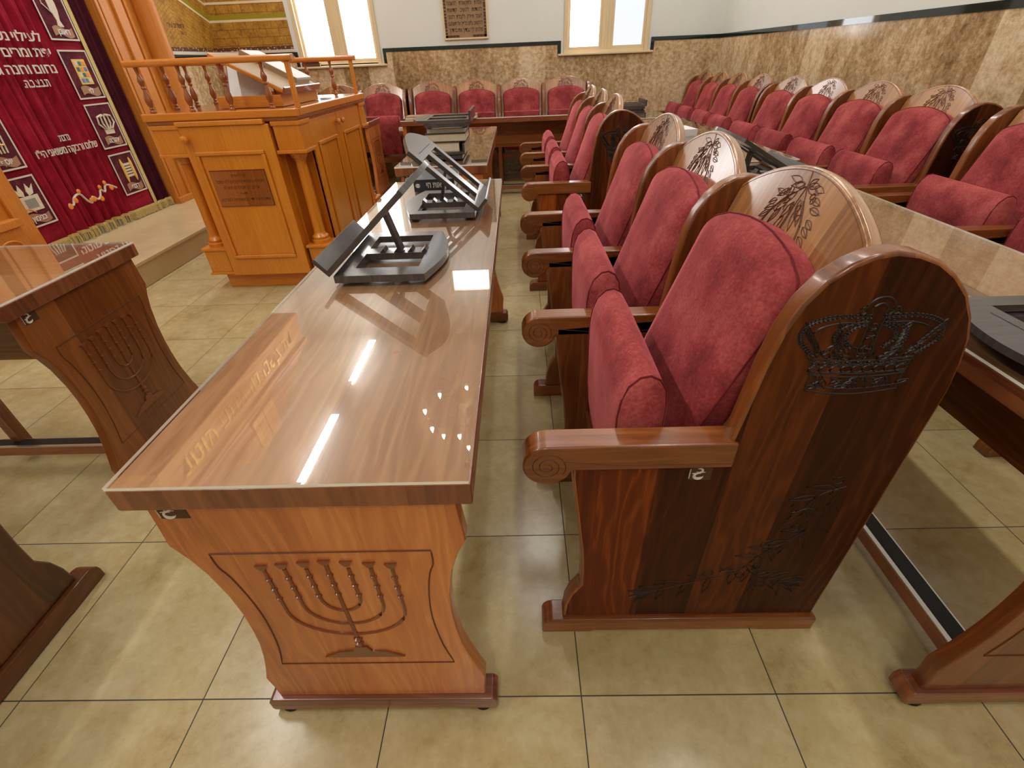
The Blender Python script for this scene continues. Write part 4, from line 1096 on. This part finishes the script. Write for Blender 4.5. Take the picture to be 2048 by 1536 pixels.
        B(MB().grid(lambda u, v: (XP+.004, cy-.095+.19*u, zz-.028+.055*v+.012*math.sin(u*PI*2)), 16, 2), 'ribbon', 'scroll_tan', po)
        tm = text_mb(word, .052, thick=.001, bold=.0006)
        B(MB().join(tm, 0, basis((XP+.0055, cy, zz-.016), EX, EY)), 'lettering', 'letter_white', po)
    for z0, k, w in ((1.52, 'jug', 'ראובן'), (1.13, 'plate', 'לוי'), (.765, 'crown', 'יהודה'), (.39, 'scroll', 'דברי')): patch(3.888, z0, k, w)
    for z0, k, w in ((1.52, 'sheaf', 'אשר'), (1.13, 'sheaf', 'גד'), (.765, 'sheaf', 'יוסף'), (.39, 'chest', 'בנימין')): patch(2.835, z0, k, w)
curtain()

# ------------------------------------------------------------------ murals, plaque
mo = tag(MB().box(XL, XL+.02, 5.2, YB-.012, 1.44, 2.6).build('wall_mural', M['mural_left']), 'yellow-brown painted stone-wall mural on the left wall beside the ark column', 'mural')
lt = MB()
for s, y, z, h in (('ירושלים עיר', 5.68, 1.672, .06), ('נ ו ה', 5.78, 1.615, .045)):
    lt.join(text_mb(s, h, thick=.0005, bold=.001), 0, basis((XL+.0208, y, z), (0, 1, 0), (0, 0, 1)))
lt.build('lettering', M['letter_dark'], mo)
tag(MB().box(XL+.02, -1.375, YB-.014, YB, 1.44, 2.6).build('wall_mural', M['mural_back']), 'yellow-brown painted brick mural on the back wall beside the left window', 'mural')
def plaque():
    x0, x1, z0, z1 = .455, .982, 1.487, 2.25
    t = thing('framed_plaque', 'framed tan plaque of Hebrew verses hanging between the two windows', 'plaque', ((x0+x1)/2, YB, z0))
    ox, oz = -(x0+x1)/2, -z0
    def B(mb, n, m, par=t, **k):
        o = mb.build(n, M[m], par, **k)
        if par is t: o.location = (ox, -YB, oz)
        return o
    f = MB()
    for a in ((x0, x1, z0, z0+.018), (x0, x1, z1-.018, z1), (x0, x0+.018, z0+.018, z1-.018), (x1-.018, x1, z0+.018, z1-.018)): f.box(a[0], a[1], YB-.022, YB, a[2], a[3])
    B(f, 'frame', 'cream', bevel=.003)
    B(MB().box(x0+.018, x1-.018, YB-.014, YB-.001, z0+.018, z1-.018), 'board', 'book_tan')
    e = MB(); rnd = random.Random(8); a0, a1, c0, c1 = x0+.022, x1-.022, z0+.022, z1-.022
    for i in range(24):
        z = c0+(c1-c0)*i/24
        for x in (a0, a1-.024): e.box(x, x+.024, YB-.0155, YB-.014, z, z+(c1-c0)/24*rnd.uniform(.6, .98))
    for i in range(12):
        if 4 <= i <= 7: continue
        x = a0+(a1-a0)*i/12
        e.box(x, x+(a1-a0)/12*.94, YB-.0155, YB-.014, c0, c0+.022)
    B(e, 'ornament_border', 'letter_dark')
    lt = MB()
    for i, s in enumerate(('עלינו לשבח לאדון הכל', 'לתת גדולה ליוצר', 'ואנחנו כורעים ומודים', 'כי הם משתחוים להבל', 'והמשמרת לתפילה בן אחים', 'אמר התקשרות להשמח', 'להודות להשיב קדושת', 'לאמר תפרק ולקבלת רחמך', 'להקשיב עלינו מלכותך אל תשפיענו', 'מלכים לך עבדיך את בהדרך')):
        pass
    L = ['מלכים לך עבדיך את בהדרך', 'להקשיב עלינו כלפיך אל תשמענו', 'לאמר  תפרק  ולקבלת  רחמך', 'להודות   להשיב   קדושת', 'אמרת   ולתקשורת   להשמח', 'והמשמרת להתפלל בן אחים', 'ואנחנו כורעים ומודים לך', 'עלינו לשבח לאדון הכל']
    for i, s in enumerate(L):
        tm = text_mb(s, .055, thick=.0004, bold=.0006)
        lt.join(tm, 0, basis(((x0+x1)/2, YB-.015, z0+.075+.062*i), (1, 0, 0), (0, 0, 1)) @ Matrix.Diagonal((.40/tm.w, 1, 1, 1)))
    B(lt, 'lettering', 'letter_dark')
plaque()

# ------------------------------------------------------------------ ceiling lamps
for i, (x, y) in enumerate(TUBES):
    t = thing('tube_lamp', 'white fluorescent tube lamp on the ceiling, mirrored in the desk glass' if i < 2 else 'white fluorescent tube lamp on the ceiling above the seats', 'lamp', (x, y, CEIL), 0, 'ceiling tube lamps')
    MB().box(-.035, .035, -.62, .62, -.045, 0).build('housing', M['ceiling_paint'], t, bevel=.004)
    MB().tube([(0, -.6, -.065), (0, .6, -.065)], .013, 10).build('tube', M['tube_glow'], t)
def chandelier():
    t = thing('chandelier', 'crystal chandelier with flame bulbs, mirrored in the near end of the desk glass', 'chandelier', (.66, 3.3, CEIL))
    MB().lathe([(.005, -.06), (.05, -.05), (.06, -.02), (.06, 0)], (0, 0, 0), 20).build('canopy', M['brass'], t)
    MB().tube([(0, 0, -.05), (0, 0, -.5)], .006, 8).build('rod', M['brass'], t)
    MB().lathe([(.01, -.5), (.03, -.53), (.015, -.58), (.05, -.64), (.06, -.70), (.02, -.76), (.035, -.82), (.10, -.90), (.11, -.96), (.05, -1.04), (.02, -1.10), (.045, -1.16), (.045, -1.2), (.01, -1.27)], (0, 0, 0), 20).build('stem', M['crystal'], t)
    for n, r, z in ((8, .40, -.96), (4, .24, -.66)):
        for k in range(n):
            a = 2*PI*k/n+(.2 if n == 4 else 0); c, s = math.cos(a), math.sin(a)
            P = spline([(.05, z), (r*.5, z-.10), (r*.9, z-.06), (r, z+.05)], 5)
            ar = MB().tube([(u*c, u*s, w) for u, w in P], .009, 7).build('arm', M['crystal'], t)
            MB().lathe([(.01, 0), (.05, .02), (.055, .03), (.02, .035), (.018, .05), (.018, .085), (.01, .09)], (r*c, r*s, z+.05), 14).build('cup', M['crystal'], ar)
            MB().lathe([(.006, 0), (.016, .015), (.019, .03), (.012, .055), (.002, .08)], (r*c, r*s, z+.14), 10).build('bulb', M['bulb_glow'], ar)
            MB().lathe([(.002, -.07), (.018, -.05), (.018, -.04), (.004, -.02), (.002, 0)], (r*c, r*s, z+.045), 8).build('pendant', M['crystal'], ar)
chandelier()
